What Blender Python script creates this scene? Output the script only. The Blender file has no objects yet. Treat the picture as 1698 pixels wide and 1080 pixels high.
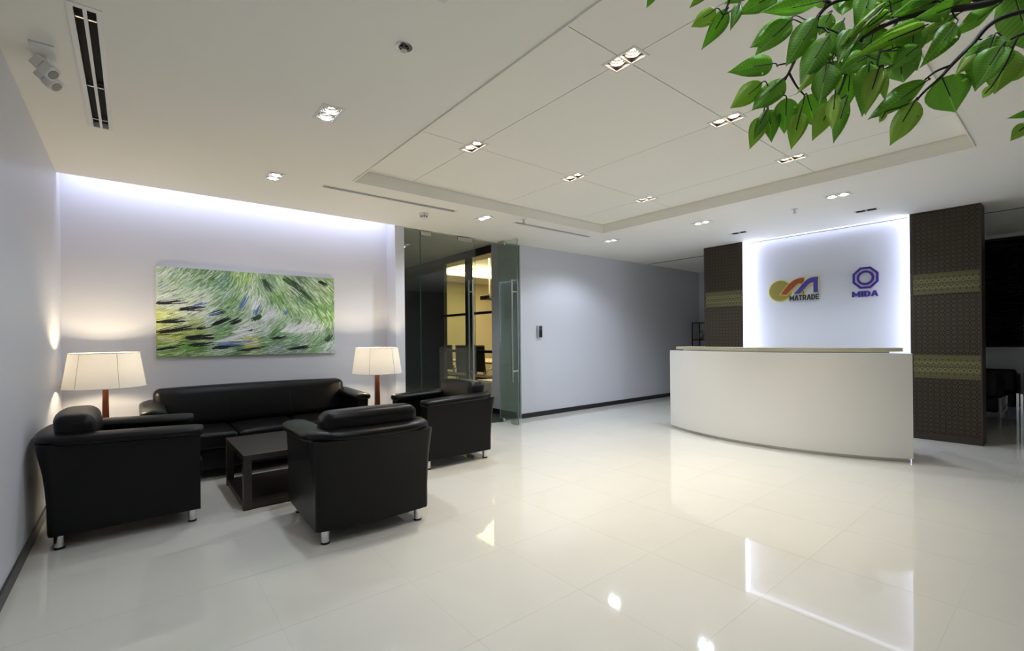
import bpy, bmesh, math, random
import numpy as np
from mathutils import Vector, Matrix
random.seed(7)
PI = math.pi
SC = bpy.context.scene
COL = SC.collection

# ---------------------------------------------------------------- camera, world, exposure
FPX, ROLL, YAW, PYS, HC = 774.3629, -0.0096, 0.6824, 21.9534, 1.288
cd = bpy.data.cameras.new('camera')
cd.sensor_fit = 'HORIZONTAL'; cd.sensor_width = 36.0
cd.lens = FPX / 1698 * 36.0
cd.shift_y = PYS / 1698
cd.clip_start = 0.05; cd.clip_end = 60
cam = bpy.data.objects.new('camera', cd); COL.objects.link(cam)
FW = Vector((math.sin(YAW), math.cos(YAW), 0)); RT = Vector((math.cos(YAW), -math.sin(YAW), 0)); UP = Vector((0, 0, 1))
R2 = RT * math.cos(ROLL) + UP * math.sin(ROLL); U2 = -RT * math.sin(ROLL) + UP * math.cos(ROLL)
M = Matrix(((R2.x, U2.x, -FW.x, 0), (R2.y, U2.y, -FW.y, 0), (R2.z, U2.z, -FW.z, HC), (0, 0, 0, 1)))
cam.matrix_world = M
SC.camera = cam

w = bpy.data.worlds.new('world'); SC.world = w; w.use_nodes = True
w.node_tree.nodes['Background'].inputs[0].default_value = (0.5, 0.6, 0.8, 1)
w.node_tree.nodes['Background'].inputs[1].default_value = 0.0
SC.view_settings.view_transform = 'Standard'
SC.view_settings.look = 'None'
SC.view_settings.exposure = 0.08
SC.view_settings.gamma = 1.0
SC.view_settings.use_curve_mapping = False
SC.cycles.use_denoising = True
SC.cycles.max_bounces = 14
SC.cycles.diffuse_bounces = 7
SC.cycles.glossy_bounces = 5
SC.cycles.transmission_bounces = 10
SC.cycles.transparent_max_bounces = 16
SC.cycles.sample_clamp_indirect = 6.0

# light levels (watts / emission strengths of the room's own lamps and of the added ones)
COOL = (0.80, 0.89, 1.0); WARM = (1.0, 0.89, 0.71); LAMPC = (1.0, 0.82, 0.55); LEDC = (0.70, 0.74, 1.0)
P_COOL, P_COOL_SIDE, P_COFFER = 90.0, 37.0, 92.0
P_COVE, P_SIGN, P_LAMP = 7.5, 5.6, 40.0
P_MEET = 130.0

# ---------------------------------------------------------------- materials
def nmath(nt, op, a, b=None, c=None):
    n = nt.nodes.new('ShaderNodeMath'); n.operation = op
    for i, v in enumerate((a, b, c)):
        if v is None: continue
        if isinstance(v, (int, float)): n.inputs[i].default_value = v
        else: nt.links.new(v, n.inputs[i])
    return n.outputs[0]
def nmix(nt, f, a, b):
    n = nt.nodes.new('ShaderNodeMix'); n.data_type = 'RGBA'
    if isinstance(f, (int, float)): n.inputs[0].default_value = f
    else: nt.links.new(f, n.inputs[0])
    for i, v in ((6, a), (7, b)):
        if isinstance(v, tuple): n.inputs[i].default_value = (*v, 1)
        else: nt.links.new(v, n.inputs[i])
    return n.outputs[2]

def newmat(name):
    m = bpy.data.materials.new(name); m.use_nodes = True
    return m, m.node_tree, m.node_tree.nodes['Principled BSDF']
def pmat(name, col, rough=0.5, metal=0.0, spec=0.5, bump=None, coat=0.0, var=None):
    m, nt, b = newmat(name)
    b.inputs['Base Color'].default_value = (*col, 1)
    b.inputs['Roughness'].default_value = rough
    b.inputs['Metallic'].default_value = metal
    b.inputs['Specular IOR Level'].default_value = spec
    b.inputs['Coat Weight'].default_value = coat
    tc = nt.nodes.new('ShaderNodeTexCoord')
    if var:
        n = nt.nodes.new('ShaderNodeTexNoise'); n.inputs['Scale'].default_value = var[0]; n.inputs['Detail'].default_value = 4
        nt.links.new(tc.outputs['Object'], n.inputs['Vector'])
        mx = nt.nodes.new('ShaderNodeMix'); mx.data_type = 'RGBA'
        mx.inputs[6].default_value = (*[c * (1 - var[1]) for c in col], 1); mx.inputs[7].default_value = (*[min(1, c * (1 + var[1])) for c in col], 1)
        nt.links.new(n.outputs['Fac'], mx.inputs[0]); nt.links.new(mx.outputs[2], b.inputs['Base Color'])
    if bump:
        n = nt.nodes.new('ShaderNodeTexNoise'); n.inputs['Scale'].default_value = bump[0]; n.inputs['Detail'].default_value = 3
        nt.links.new(tc.outputs['Object'], n.inputs['Vector'])
        bp = nt.nodes.new('ShaderNodeBump'); bp.inputs['Strength'].default_value = bump[1]; bp.inputs['Distance'].default_value = bump[2] if len(bump) > 2 else 0.01
        nt.links.new(n.outputs['Fac'], bp.inputs['Height']); nt.links.new(bp.outputs['Normal'], b.inputs['Normal'])
    return m
def emat(name, col, s):
    m, nt, b = newmat(name)
    b.inputs['Base Color'].default_value = (0.8, 0.8, 0.8, 1)
    b.inputs['Emission Color'].default_value = (*col, 1); b.inputs['Emission Strength'].default_value = s
    return m

WALL = pmat('wall_paint', (0.645, 0.655, 0.71), 0.45, spec=0.35, bump=(180, 0.02))
CEIL = pmat('ceiling_paint', (0.86, 0.845, 0.78), 0.8, spec=0.2)
DARKWALL = pmat('dark_slate_paint', (0.035, 0.038, 0.045), 0.5)
BEIGE = pmat('meeting_room_paint', (0.62, 0.55, 0.38), 0.7)
BLACKTRIM = pmat('black_skirting', (0.012, 0.011, 0.012), 0.35)
GROUT = pmat('tile_grout', (0.64, 0.62, 0.56), 0.6)
CARPET = pmat('dark_carpet', (0.03, 0.032, 0.03), 0.95, bump=(300, 0.5))
LEATHER = pmat('black_leather', (0.0032, 0.003, 0.0032), 0.36, spec=0.22, bump=(260, 0.12, 0.004))
CHROME = pmat('chrome', (0.75, 0.75, 0.76), 0.12, 1.0)
STEEL = pmat('brushed_steel', (0.55, 0.54, 0.52), 0.32, 1.0, bump=(90, 0.03))
GOLDST = pmat('gold_tinted_steel', (0.62, 0.57, 0.38), 0.42, 0.55)
RUBBER = pmat('black_rubber', (0.01, 0.01, 0.01), 0.6)
WENGE = pmat('wenge_wood', (0.028, 0.020, 0.018), 0.42, var=(14, 0.35), bump=(60, 0.05))
REDWOOD = pmat('red_brown_wood', (0.07, 0.018, 0.008), 0.3, var=(22, 0.4))
DESKW = pmat('white_solid_surface', (0.88, 0.865, 0.83), 0.35, spec=0.4)
GLOSSW = pmat('white_back_painted_glass', (0.60, 0.62, 0.66), 0.06, spec=0.5)
WHITEP = pmat('white_plastic', (0.74, 0.74, 0.72), 0.45)
BLACKP = pmat('black_plastic', (0.010, 0.010, 0.011), 0.3)
VOID = pmat('duct_black', (0.006, 0.006, 0.006), 0.8)
DARKFR = pmat('dark_anodised_frame', (0.010, 0.010, 0.010), 0.35)
DKWOOD = pmat('dark_wood_edge', (0.035, 0.024, 0.016), 0.45, var=(30, 0.3))
BLIND = pmat('black_blind_slats', (0.012, 0.012, 0.013), 0.5)
MESHB = pmat('black_mesh_fabric', (0.03, 0.028, 0.026), 0.8)
BRONZE = pmat('dark_bezel', (0.06, 0.035, 0.02), 0.4)
REFL = pmat('bright_reflector_ring', (0.85, 0.80, 0.72), 0.25, 1.0)
E_COOL = emat('cool_lamp', COOL, 45); E_WARM = emat('warm_lamp', WARM, 40)
E_LED = emat('blue_white_led', LEDC, 5); E_COVE = emat('blue_white_cove_led', LEDC, 5)
E_MEET = emat('meeting_room_cove_led', (1.0, 0.86, 0.50), 9)
E_BULB = emat('warm_bulb', LAMPC, 30)

def glass_mat(name, tint, refl_rough=0.0):
    m = bpy.data.materials.new(name); m.use_nodes = True; nt = m.node_tree; nt.nodes.clear()
    o = nt.nodes.new('ShaderNodeOutputMaterial'); mx = nt.nodes.new('ShaderNodeMixShader'); geo = nt.nodes.new('ShaderNodeNewGeometry')
    dt = nt.nodes.new('ShaderNodeVectorMath'); dt.operation = 'DOT_PRODUCT'
    nt.links.new(geo.outputs['Normal'], dt.inputs[0]); nt.links.new(geo.outputs['Incoming'], dt.inputs[1])
    fr_ = nmath(nt, 'MULTIPLY_ADD', nmath(nt, 'POWER', nmath(nt, 'SUBTRACT', 1.0, nmath(nt, 'ABSOLUTE', dt.outputs['Value'])), 5.0), 0.957, 0.043)
    t = nt.nodes.new('ShaderNodeBsdfTransparent'); t.inputs[0].default_value = (*tint, 1)
    g = nt.nodes.new('ShaderNodeBsdfGlossy'); g.inputs[0].default_value = (1, 1, 1, 1); g.inputs['Roughness'].default_value = refl_rough
    nt.links.new(fr_, mx.inputs[0]); nt.links.new(t.outputs[0], mx.inputs[1]); nt.links.new(g.outputs[0], mx.inputs[2]); nt.links.new(mx.outputs[0], o.inputs[0])
    return m
GLASS = glass_mat('clear_green_glass', (0.86, 0.90, 0.865))
GLASSE = pmat('glass_edge', (0.10, 0.20, 0.15), 0.15)
GLASS2 = glass_mat('meeting_room_glass', (0.92, 0.92, 0.88))

def make_tile_mat():
    m, nt, b = newmat('cream_polished_tile')
    tc = nt.nodes.new('ShaderNodeTexCoord'); geo = nt.nodes.new('ShaderNodeNewGeometry'); oi = nt.nodes.new('ShaderNodeObjectInfo')
    n = nt.nodes.new('ShaderNodeTexNoise'); n.inputs['Scale'].default_value = 5; n.inputs['Detail'].default_value = 6
    nt.links.new(geo.outputs['Position'], n.inputs['Vector'])
    c1 = nmix(nt, n.outputs['Fac'], (0.68, 0.66, 0.60), (0.72, 0.70, 0.64))
    c2 = nmix(nt, nmath(nt, 'MULTIPLY', oi.outputs['Random'], 0.15), c1, (0.67, 0.65, 0.60))
    nt.links.new(c2, b.inputs['Base Color'])
    b.inputs['Roughness'].default_value = 0.07; b.inputs['Specular IOR Level'].default_value = 0.4
    n2 = nt.nodes.new('ShaderNodeTexNoise'); n2.inputs['Scale'].default_value = 1.6; n2.inputs['Detail'].default_value = 2
    nt.links.new(geo.outputs['Position'], n2.inputs['Vector'])
    nt.links.new(nmath(nt, 'MULTIPLY_ADD', n2.outputs['Fac'], 0.03, 0.028), b.inputs['Roughness'])
    return m
TILE = make_tile_mat()

def make_songket():
    m, nt, b = newmat('songket_weave')
    geo = nt.nodes.new('ShaderNodeNewGeometry'); sp = nt.nodes.new('ShaderNodeSeparateXYZ'); nt.links.new(geo.outputs['Position'], sp.inputs[0])
    y, z = sp.outputs[1], sp.outputs[2]
    def cell(v, p, o=0.0):
        f = nmath(nt, 'FRACT', nmath(nt, 'MULTIPLY_ADD', v, 1.0 / p, o)); return nmath(nt, 'SUBTRACT', f, 0.5)
    def ring(cy, cz, r, wd):
        d = nmath(nt, 'SQRT', nmath(nt, 'ADD', nmath(nt, 'MULTIPLY', cy, cy), nmath(nt, 'MULTIPLY', cz, cz)))
        return nmath(nt, 'LESS_THAN', nmath(nt, 'ABSOLUTE', nmath(nt, 'SUBTRACT', d, r)), wd)
    def diam(cy, cz, r):
        return nmath(nt, 'LESS_THAN', nmath(nt, 'ADD', nmath(nt, 'ABSOLUTE', cy), nmath(nt, 'ABSOLUTE', cz)), r)
    p = 0.0535
    a = ring(cell(y, p), cell(z, p), 0.27, 0.075)
    d1 = diam(cell(y, p, 0.5), cell(z, p, 0.5), 0.17)
    d2 = diam(cell(y, p), cell(z, p), 0.09)
    mot = nmath(nt, 'MAXIMUM', nmath(nt, 'MAXIMUM', a, d1), d2)
    nz = nt.nodes.new('ShaderNodeTexNoise'); nz.inputs['Scale'].default_value = 160; nt.links.new(geo.outputs['Position'], nz.inputs['Vector'])
    body = nmix(nt, nmath(nt, 'MULTIPLY', mot, nmath(nt, 'MULTIPLY_ADD', nz.outputs['Fac'], 0.7, 0.35)), (0.022, 0.014, 0.009), (0.095, 0.076, 0.042))
    def band(z0, z1):
        return nmath(nt, 'MULTIPLY', nmath(nt, 'GREATER_THAN', z, z0), nmath(nt, 'LESS_THAN', z, z1))
    col = body
    for z0, z1 in ((1.778, 2.036), (0.757, 1.044)):
        zc = (z0 + z1) / 2; h = (z1 - z0) / 2
        t = nmath(nt, 'ABSOLUTE', nmath(nt, 'SUBTRACT', z, zc))
        rowd = nmath(nt, 'MULTIPLY', nmath(nt, 'SUBTRACT', t, h * 0.60), 1.0 / p)
        dots = diam(cell(y, p), rowd, 0.20)
        rows2 = nmath(nt, 'MULTIPLY', nmath(nt, 'SUBTRACT', t, h * 0.27), 1.0 / p)
        rings = ring(cell(y, p, 0.5), rows2, 0.36, 0.09)
        dd = diam(cell(y, p, 0.5), rows2, 0.16)
        mid = nmath(nt, 'LESS_THAN', t, h * 0.2)
        midd = diam(cell(y, p * 0.5), cell(z, p * 0.5), 0.3)
        fine = nmath(nt, 'MULTIPLY', nmath(nt, 'GREATER_THAN', t, h * 0.82), diam(cell(y, p * 0.5), cell(z, p * 0.4), 0.25))
        dark = nmath(nt, 'MAXIMUM', nmath(nt, 'MAXIMUM', dots, dd), nmath(nt, 'MAXIMUM', nmath(nt, 'MULTIPLY', mid, midd), fine))
        bc = nmix(nt, rings, (0.11, 0.098, 0.038), (0.20, 0.18, 0.085))
        bc = nmix(nt, dark, bc, (0.040, 0.032, 0.014))
        col = nmix(nt, band(z0, z1), col, bc)
    nt.links.new(col, b.inputs['Base Color']); b.inputs['Roughness'].default_value = 0.45
    b.inputs['Specular IOR Level'].default_value = 0.35
    return m
SONGKET = make_songket()

def make_shade():
    m = bpy.data.materials.new('white_lamp_fabric'); m.use_nodes = True; nt = m.node_tree; nt.nodes.clear()
    o = nt.nodes.new('ShaderNodeOutputMaterial'); mx = nt.nodes.new('ShaderNodeMixShader'); mx.inputs[0].default_value = 0.09
    d = nt.nodes.new('ShaderNodeBsdfDiffuse'); t = nt.nodes.new('ShaderNodeBsdfTranslucent')
    tc = nt.nodes.new('ShaderNodeTexCoord'); n = nt.nodes.new('ShaderNodeTexNoise'); n.inputs['Scale'].default_value = 140
    nt.links.new(tc.outputs['Object'], n.inputs['Vector'])
    c = nmix(nt, n.outputs['Fac'], (0.82, 0.79, 0.74), (0.90, 0.87, 0.82))
    nt.links.new(c, d.inputs[0]); nt.links.new(c, t.inputs[0])
    nt.links.new(d.outputs[0], mx.inputs[1]); nt.links.new(t.outputs[0], mx.inputs[2]); nt.links.new(mx.outputs[0], o.inputs[0])
    return m
SHADE = make_shade()

def make_leaf(name, base, vein, trans, transcol):
    m = bpy.data.materials.new(name); m.use_nodes = True; nt = m.node_tree
    b = nt.nodes['Principled BSDF']; o = nt.nodes['Material Output']
    uv = nt.nodes.new('ShaderNodeUVMap'); sp = nt.nodes.new('ShaderNodeSeparateXYZ'); nt.links.new(uv.outputs[0], sp.inputs[0])
    u = nmath(nt, 'ABSOLUTE', nmath(nt, 'SUBTRACT', sp.outputs[0], 0.5)); v = sp.outputs[1]
    t = nmath(nt, 'FRACT', nmath(nt, 'MULTIPLY', nmath(nt, 'SUBTRACT', v, nmath(nt, 'MULTIPLY', u, 0.22)), 15.0))
    side = nmath(nt, 'LESS_THAN', t, 0.16)
    midr = nmath(nt, 'LESS_THAN', u, 0.016)
    vv = nmath(nt, 'MAXIMUM', nmath(nt, 'MULTIPLY', side, 0.55), midr)
    oi = nt.nodes.new('ShaderNodeObjectInfo')
    nz = nt.nodes.new('ShaderNodeTexNoise'); nz.inputs['Scale'].default_value = 4.0; nt.links.new(uv.outputs[0], nz.inputs['Vector'])
    c0 = nmix(nt, nz.outputs['Fac'], tuple(x * 0.72 for x in base), tuple(x * 1.25 for x in base))
    c0 = nmix(nt, nmath(nt, 'MULTIPLY', nmath(nt, 'POWER', oi.outputs['Random'], 1.5), 0.85), c0, tuple(x * 0.45 for x in base))
    c = nmix(nt, vv, c0, vein)
    nt.links.new(c, b.inputs['Base Color']); b.inputs['Roughness'].default_value = 0.42; b.inputs['Specular IOR Level'].default_value = 0.4
    tr = nt.nodes.new('ShaderNodeBsdfTranslucent'); tr.inputs[0].default_value = (*transcol, 1)
    mx = nt.nodes.new('ShaderNodeMixShader'); mx.inputs[0].default_value = trans
    nt.links.new(b.outputs[0], mx.inputs[1]); nt.links.new(tr.outputs[0], mx.inputs[2]); nt.links.new(mx.outputs[0], o.inputs['Surface'])
    return m
LEAFD = make_leaf('leaf_upper_side', (0.19, 0.41, 0.055), (0.46, 0.70, 0.22), 0.42, (0.26, 0.60, 0.06))
LEAFL = make_leaf('leaf_under_side', (0.64, 0.80, 0.15), (0.72, 0.86, 0.28), 0.55, (0.66, 0.92, 0.16))
TWIG = pmat('brown_twig', (0.018, 0.012, 0.009), 0.6)

# ---------------------------------------------------------------- helpers
def link(o): COL.objects.link(o); return o
def tag(o, label=None, cat=None, group=None, kind=None):
    if label: o['label'] = label
    if cat: o['category'] = cat
    if group: o['group'] = group
    if kind: o['kind'] = kind
    return o
def thing(name, label, cat, loc=(0, 0, 0), rz=0.0, group=None):
    o = bpy.data.objects.new(name, None); o.empty_display_size = 0.1; o.location = loc; o.rotation_euler = (0, 0, rz)
    link(o); return tag(o, label, cat, group)
def struct(name, loc=(0, 0, 0)):
    o = bpy.data.objects.new(name, None); o.location = loc; link(o); o['kind'] = 'structure'; return o
def build(name, bm, mat, parent=None, smooth=False, loc=None):
    me = bpy.data.meshes.new(name)
    bmesh.ops.recalc_face_normals(bm, faces=bm.faces)
    if smooth:
        for f in bm.faces: f.smooth = True
    bm.to_mesh(me); bm.free()
    for mm in (mat if isinstance(mat, (list, tuple)) else [mat]): me.materials.append(mm)
    if smooth == 'auto':
        me.set_sharp_from_angle(angle=math.radians(40))
    o = bpy.data.objects.new(name, me); link(o)
    if parent: o.parent = parent
    if loc: o.location = loc
    return o
def dup(src, loc=None, rz=None, label=None, parent=None):
    c = src.copy(); link(c)
    if parent: c.parent = parent
    if loc is not None: c.location = loc
    if rz is not None: c.rotation_euler = (0, 0, rz)
    if label: c['label'] = label
    for ch in list(src.children): dup(ch, parent=c)
    return c
def bx(bm, x0, x1, y0, y1, z0, z1, bev=0.0, seg=2):
    t = bmesh.new()
    bmesh.ops.create_cube(t, size=1.0, matrix=Matrix.Translation(((x0 + x1) / 2, (y0 + y1) / 2, (z0 + z1) / 2)) @ Matrix.Diagonal((x1 - x0, y1 - y0, z1 - z0, 1)))
    if bev: bmesh.ops.bevel(t, geom=list(t.edges), offset=bev, segments=seg, profile=0.5, affect='EDGES')
    merge(bm, t); return bm
def merge(bm, t):
    me = bpy.data.meshes.new('t'); t.to_mesh(me); t.free(); bm.from_mesh(me); bpy.data.meshes.remove(me)
def box(*a, bev=0.0, seg=2): return bx(bmesh.new(), *a, bev=bev, seg=seg)
def cyl(bm, p0, p1, r0, r1=None, n=16, cap=True):
    r1 = r0 if r1 is None else r1
    p0, p1 = Vector(p0), Vector(p1); d = p1 - p0; L = d.length
    q = d.to_track_quat('Z', 'Y').to_matrix().to_4x4()
    t = bmesh.new()
    bmesh.ops.create_cone(t, cap_ends=cap, segments=n, radius1=r0, radius2=r1, depth=L, matrix=Matrix.Translation((p0 + p1) / 2) @ q)
    merge(bm, t); return bm
def tube(bm, pts, r, n=6, r_end=None):
    pts = [Vector(p) for p in pts]; rings = []
    r_end = r if r_end is None else r_end
    up = Vector((0.3, 0.2, 1)).normalized()
    for i, p in enumerate(pts):
        d = (pts[min(i + 1, len(pts) - 1)] - pts[max(i - 1, 0)]).normalized()
        a = d.cross(up)
        if a.length < 1e-3: a = d.cross(Vector((1, 0, 0)))
        a.normalize(); b = d.cross(a)
        rr = r + (r_end - r) * i / max(1, len(pts) - 1)
        rings.append([bm.verts.new(p + a * rr * math.cos(2 * PI * k / n) + b * rr * math.sin(2 * PI * k / n)) for k in range(n)])
    for i in range(len(rings) - 1):
        for k in range(n):
            bm.faces.new((rings[i][k], rings[i][(k + 1) % n], rings[i + 1][(k + 1) % n], rings[i + 1][k]))
    bm.faces.new(rings[0][::-1]); bm.faces.new(rings[-1]); return bm
def loft(bm, secs, closed=True, caps=True):
    rings = [[bm.verts.new(p) for p in s] for s in secs]; n = len(rings[0])
    for i in range(len(rings) - 1):
        for k in range(n if closed else n - 1):
            bm.faces.new((rings[i][k], rings[i][(k + 1) % n], rings[i + 1][(k + 1) % n], rings[i + 1][k]))
    if caps and closed: bm.faces.new(rings[0][::-1]); bm.faces.new(rings[-1])
    return bm
def plate(outer, holes, z0, z1):
    """horizontal slab made of grid cells: outer = list of rects, holes = list of rects (x0,x1,y0,y1)"""
    xs = sorted({v for r in outer + holes for v in r[:2]}); ys = sorted({v for r in outer + holes for v in r[2:]})
    def ins(cx, cy, R): return any(r[0] < cx < r[1] and r[2] < cy < r[3] for r in R)
    occ = {}
    for i in range(len(xs) - 1):
        for j in range(len(ys) - 1):
            cx, cy = (xs[i] + xs[i + 1]) / 2, (ys[j] + ys[j + 1]) / 2
            occ[i, j] = ins(cx, cy, outer) and not ins(cx, cy, holes)
    bm = bmesh.new(); V = {}
    def v(i, j, k):
        if (i, j, k) not in V: V[i, j, k] = bm.verts.new((xs[i], ys[j], (z0, z1)[k]))
        return V[i, j, k]
    for (i, j), o in occ.items():
        if not o: continue
        bm.faces.new((v(i, j, 0), v(i, j + 1, 0), v(i + 1, j + 1, 0), v(i + 1, j, 0)))
        bm.faces.new((v(i, j, 1), v(i + 1, j, 1), v(i + 1, j + 1, 1), v(i, j + 1, 1)))
        for di, dj, a, b in ((-1, 0, (i, j), (i, j + 1)), (1, 0, (i + 1, j + 1), (i + 1, j)), (0, -1, (i + 1, j), (i, j)), (0, 1, (i, j + 1), (i + 1, j + 1))):
            if not occ.get((i + di, j + dj), False):
                bm.faces.new((v(*a, 0), v(*a, 1), v(*b, 1), v(*b, 0)))
    return bm
def ray(px, py):
    return FW + R2 * ((px - 849) / FPX) - U2 * ((py - 540 - PYS) / FPX)
def at(px, py, d):
    return Vector((0, 0, HC)) + ray(px, py) * d
def light(name, kind, loc, power, col, parent=None, **kw):
    l = bpy.data.lights.new(name, kind); l.energy = power; l.color = col
    rot = kw.pop('rot', None)
    for k, v in kw.items(): setattr(l, k, v)
    o = bpy.data.objects.new(name, l); link(o); o.location = loc
    if rot: o.rotation_euler = rot
    if parent: o.parent = parent
    return o

# ---------------------------------------------------------------- dimensions
XL, YC, YR, H, HC2 = -0.513, 5.74, 6.02, 2.80, 2.91
XS, XE, YB = 7.565, 10.35, -1.6
CX0, CX1, CY0, CY1 = 1.64, 5.254, 0.56, 4.369
PIER0, PIER1, OPEN1 = 2.696, 2.825, 4.85
HI = 2.95                                   # ceiling of the inner lobby

# ---------------------------------------------------------------- floor: slab and tiles
fl = struct('floor')
build('subfloor', box(XL - .3, XE + .3, YB - .3, 13.0, -0.15, -0.0006), GROUT, fl)
TP = 0.6264; GX, GY = 2.39, 1.02
tile_meshes = {}
def floor_tiles(x0, x1, y0, y1):
    i0 = math.floor((x0 - GX) / TP); i1 = math.ceil((x1 - GX) / TP); j0 = math.floor((y0 - GY) / TP); j1 = math.ceil((y1 - GY) / TP)
    for i in range(i0, i1):
        for j in range(j0, j1):
            a, b = max(x0, GX + i * TP), min(x1, GX + (i + 1) * TP); c, d = max(y0, GY + j * TP), min(y1, GY + (j + 1) * TP)
            if b - a < .01 or d - c < .01: continue
            key = (round(b - a, 3), round(d - c, 3))
            if key not in tile_meshes:
                g = 0.0004
                o = build('floor_tile', box(-key[0] / 2 + g, key[0] / 2 - g, -key[1] / 2 + g, key[1] / 2 - g, -0.0005, 0.0), TILE, fl)
                tile_meshes[key] = o.data
            else:
                o = bpy.data.objects.new('floor_tile', tile_meshes[key]); link(o); o.parent = fl
            o.location = ((a + b) / 2, (c + d) / 2, 0)
floor_tiles(XL, XE, YB, YC)
floor_tiles(XL, PIER0, YC, YR)
build('carpet', box(PIER1, 11.0, YC + .002, 12.6, -0.0005, 0.002), CARPET, fl)

# ---------------------------------------------------------------- ceiling with coffer
DL_COOL = [(1.023, 3.17), (1.02, 4.683), (3.41, 4.72), (5.78, 4.65), (5.845, 3.193), (5.906, 1.682), (1.03, 1.69), (1.03, 0.20)]  # last position is an added, unseen lamp that brightens the leaves
DL_OFF = [(6.863, 3.177), (6.896, 1.673)]
DL_COF = [(x, y) for y in (1.69, 3.25) for x in (2.243, 3.462, 4.683)]
hw, hl = 0.056, 0.106
holes = [(x - hw, x + hw, y - hl, y + hl) for x, y in DL_COOL + DL_OFF]
VENTS = [(-0.198, -0.118, 2.85, 4.355), (1.46, 2.97, 4.672, 4.722), (3.87, 5.31, 4.648, 4.698)]
SPK = [(1.096, 2.209)]
holes += VENTS
holes += [(x - .03, x + .03, y - .03, y + .03) for x, y in SPK]
ce = struct('ceiling')
build('ceiling_field', plate([(XL - .3, XE + .3, YB - .3, YC)], holes + [(CX0, CX1, CY0, CY1)], H, H + 0.03), CEIL, ce)
cm = 0.012
bm = bmesh.new()
bx(bm, CX0 - .03, CX0, CY0 - .03, CY1 + .03, H + .0305, HC2 + .03); bx(bm, CX1, CX1 + .03, CY0 - .03, CY1 + .03, H + .0305, HC2 + .03)
bx(bm, CX0, CX1, CY0 - .03, CY0, H + .0305, HC2 + .03); bx(bm, CX0, CX1, CY1, CY1 + .03, H + .0305, HC2 + .03)
build('coffer_side', bm, CEIL, ce)
bm = bmesh.new(); lp = .010
bx(bm, CX0 - lp, CX0, CY0 - lp, CY1 + lp, H - .011, H - .0002); bx(bm, CX1, CX1 + lp, CY0 - lp, CY1 + lp, H - .011, H - .0002)
bx(bm, CX0, CX1, CY0 - lp, CY0, H - .011, H - .0002); bx(bm, CX0, CX1, CY1, CY1 + lp, H - .011, H - .0002)
build('coffer_lip', bm, pmat('lip_paint', (0.84, 0.825, 0.77), 0.7), ce)
build('coffer_backing', box(CX0 - .03, CX1 + .03, CY0 - .03, CY1 + .03, HC2 + .16, HC2 + .18), VOID, ce)
xs = [CX0 + .004, 2.243, 3.462, 4.683, CX1 - .004]; ys = [CY0 + .004, 1.69, 3.25, CY1 - .004]
chol = [(x - hw, x + hw, y - hl, y + hl) for x, y in DL_COF]
for i in range(4):
    for j in range(3):
        g = 0.0028
        r = (xs[i] + g, xs[i + 1] - g, ys[j] + g, ys[j + 1] - g)
        hh = [h for h in chol if h[0] < r[1] and h[1] > r[0] and h[2] < r[3] and h[3] > r[2]]
        build('ceiling_panel', plate([r], hh, HC2, HC2 + 0.02), CEIL, ce)
# lid over the coffer joints
build('coffer_joint', plate([(CX0, CX1, CY0, CY1)], chol, HC2 + .021, HC2 + .03), pmat('joint_shadow_gap', (0.55, 0.54, 0.5), 0.8), ce)
build('ceiling_inner', plate([(PIER0, 11.0, YC + .12, 12.6)], [(5.7, 8.6, 7.6, 10.4)], HI, HI + .03), CEIL, ce)
build('bulkhead', box(PIER1, OPEN1, YC - .0, YC + .12, H, HI), CEIL, ce)
# slot in the ceiling above the picture wall
bm = bmesh.new()
bx(bm, XL - .1, PIER0 + .13, YC - .03, YC - .001, H + .031, 3.12); bx(bm, XL - .1, PIER0 + .13, YC - .03, YR + .1, 3.10, 3.13)
build('cove_box', bm, CEIL, ce)
tr = build('trim_1', box(8.27, 8.295, YB, YC - .02, H - .004, H), DARKFR); tr['kind'] = 'structure'
tr = build('trim_2', box(XE - .12, XE - .002, YB, 2.6, H - .05, H), WHITEP); tr['kind'] = 'structure'

# ---------------------------------------------------------------- walls
def wall(name, *a, mat=WALL):
    o = build(name, box(*a), mat); o['kind'] = 'structure'; return o
wall('wall_left', XL - .12, XL, YB - .1, YR + .1, 0, 3.12)
wall('wall_picture', XL, PIER0 + .02, YR, YR + .1, 0, 3.12)
wall('wall_pier', PIER0, PIER1, YC, YR + .1, 0, 3.12)
wall('wall_corridor', OPEN1, XE, YC, YC + .12, 0, HI)
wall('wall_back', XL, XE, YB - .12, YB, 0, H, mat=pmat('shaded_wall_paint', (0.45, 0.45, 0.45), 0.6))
ew = struct('wall_end')
bm = bmesh.new()
bx(bm, XE, XE + .12, 2.6, YC, 0, H); bx(bm, XE, XE + .12, YB, 2.6, 0, 1.06); bx(bm, XE, XE + .12, YB, 2.6, 2.77, H)
build('wall_end_face', bm, WALL, ew)
build('window_sill', box(XE - .06, XE + .02, YB, 2.6, 1.062, 1.085), WHITEP, ew)
wall('wall_inner_left', PIER0, PIER1, YR + .1, 12.6, 0, HI, mat=DARKWALL)
wall('wall_inner_far', PIER1, 11, 12.4, 12.5, 0, HI, mat=DARKWALL)
wall('wall_meeting_end', 4.85, 4.934, YC + .12, 6.52, 0, HI)
wall('wall_inner_right', 4.934, 5.03, 8.30, 12.4, 0, HI, mat=DARKWALL)
wall('wall_meeting_far', 5.03, 11, 11.6, 11.7, 0, HI, mat=BEIGE)
wall('wall_meeting_right', 10.0, 10.1, YC + .12, 11.6, 0, HI, mat=BEIGE)
def skirting(name, *a):
    o = build(name, box(*a), BLACKTRIM); o['kind'] = 'structure'
skirting('baseboard_left', XL, XL + .012, YB, YR, 0, .075)
skirting('baseboard_picture', XL + .012, PIER0, YR - .012, YR, 0, .075)
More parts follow.
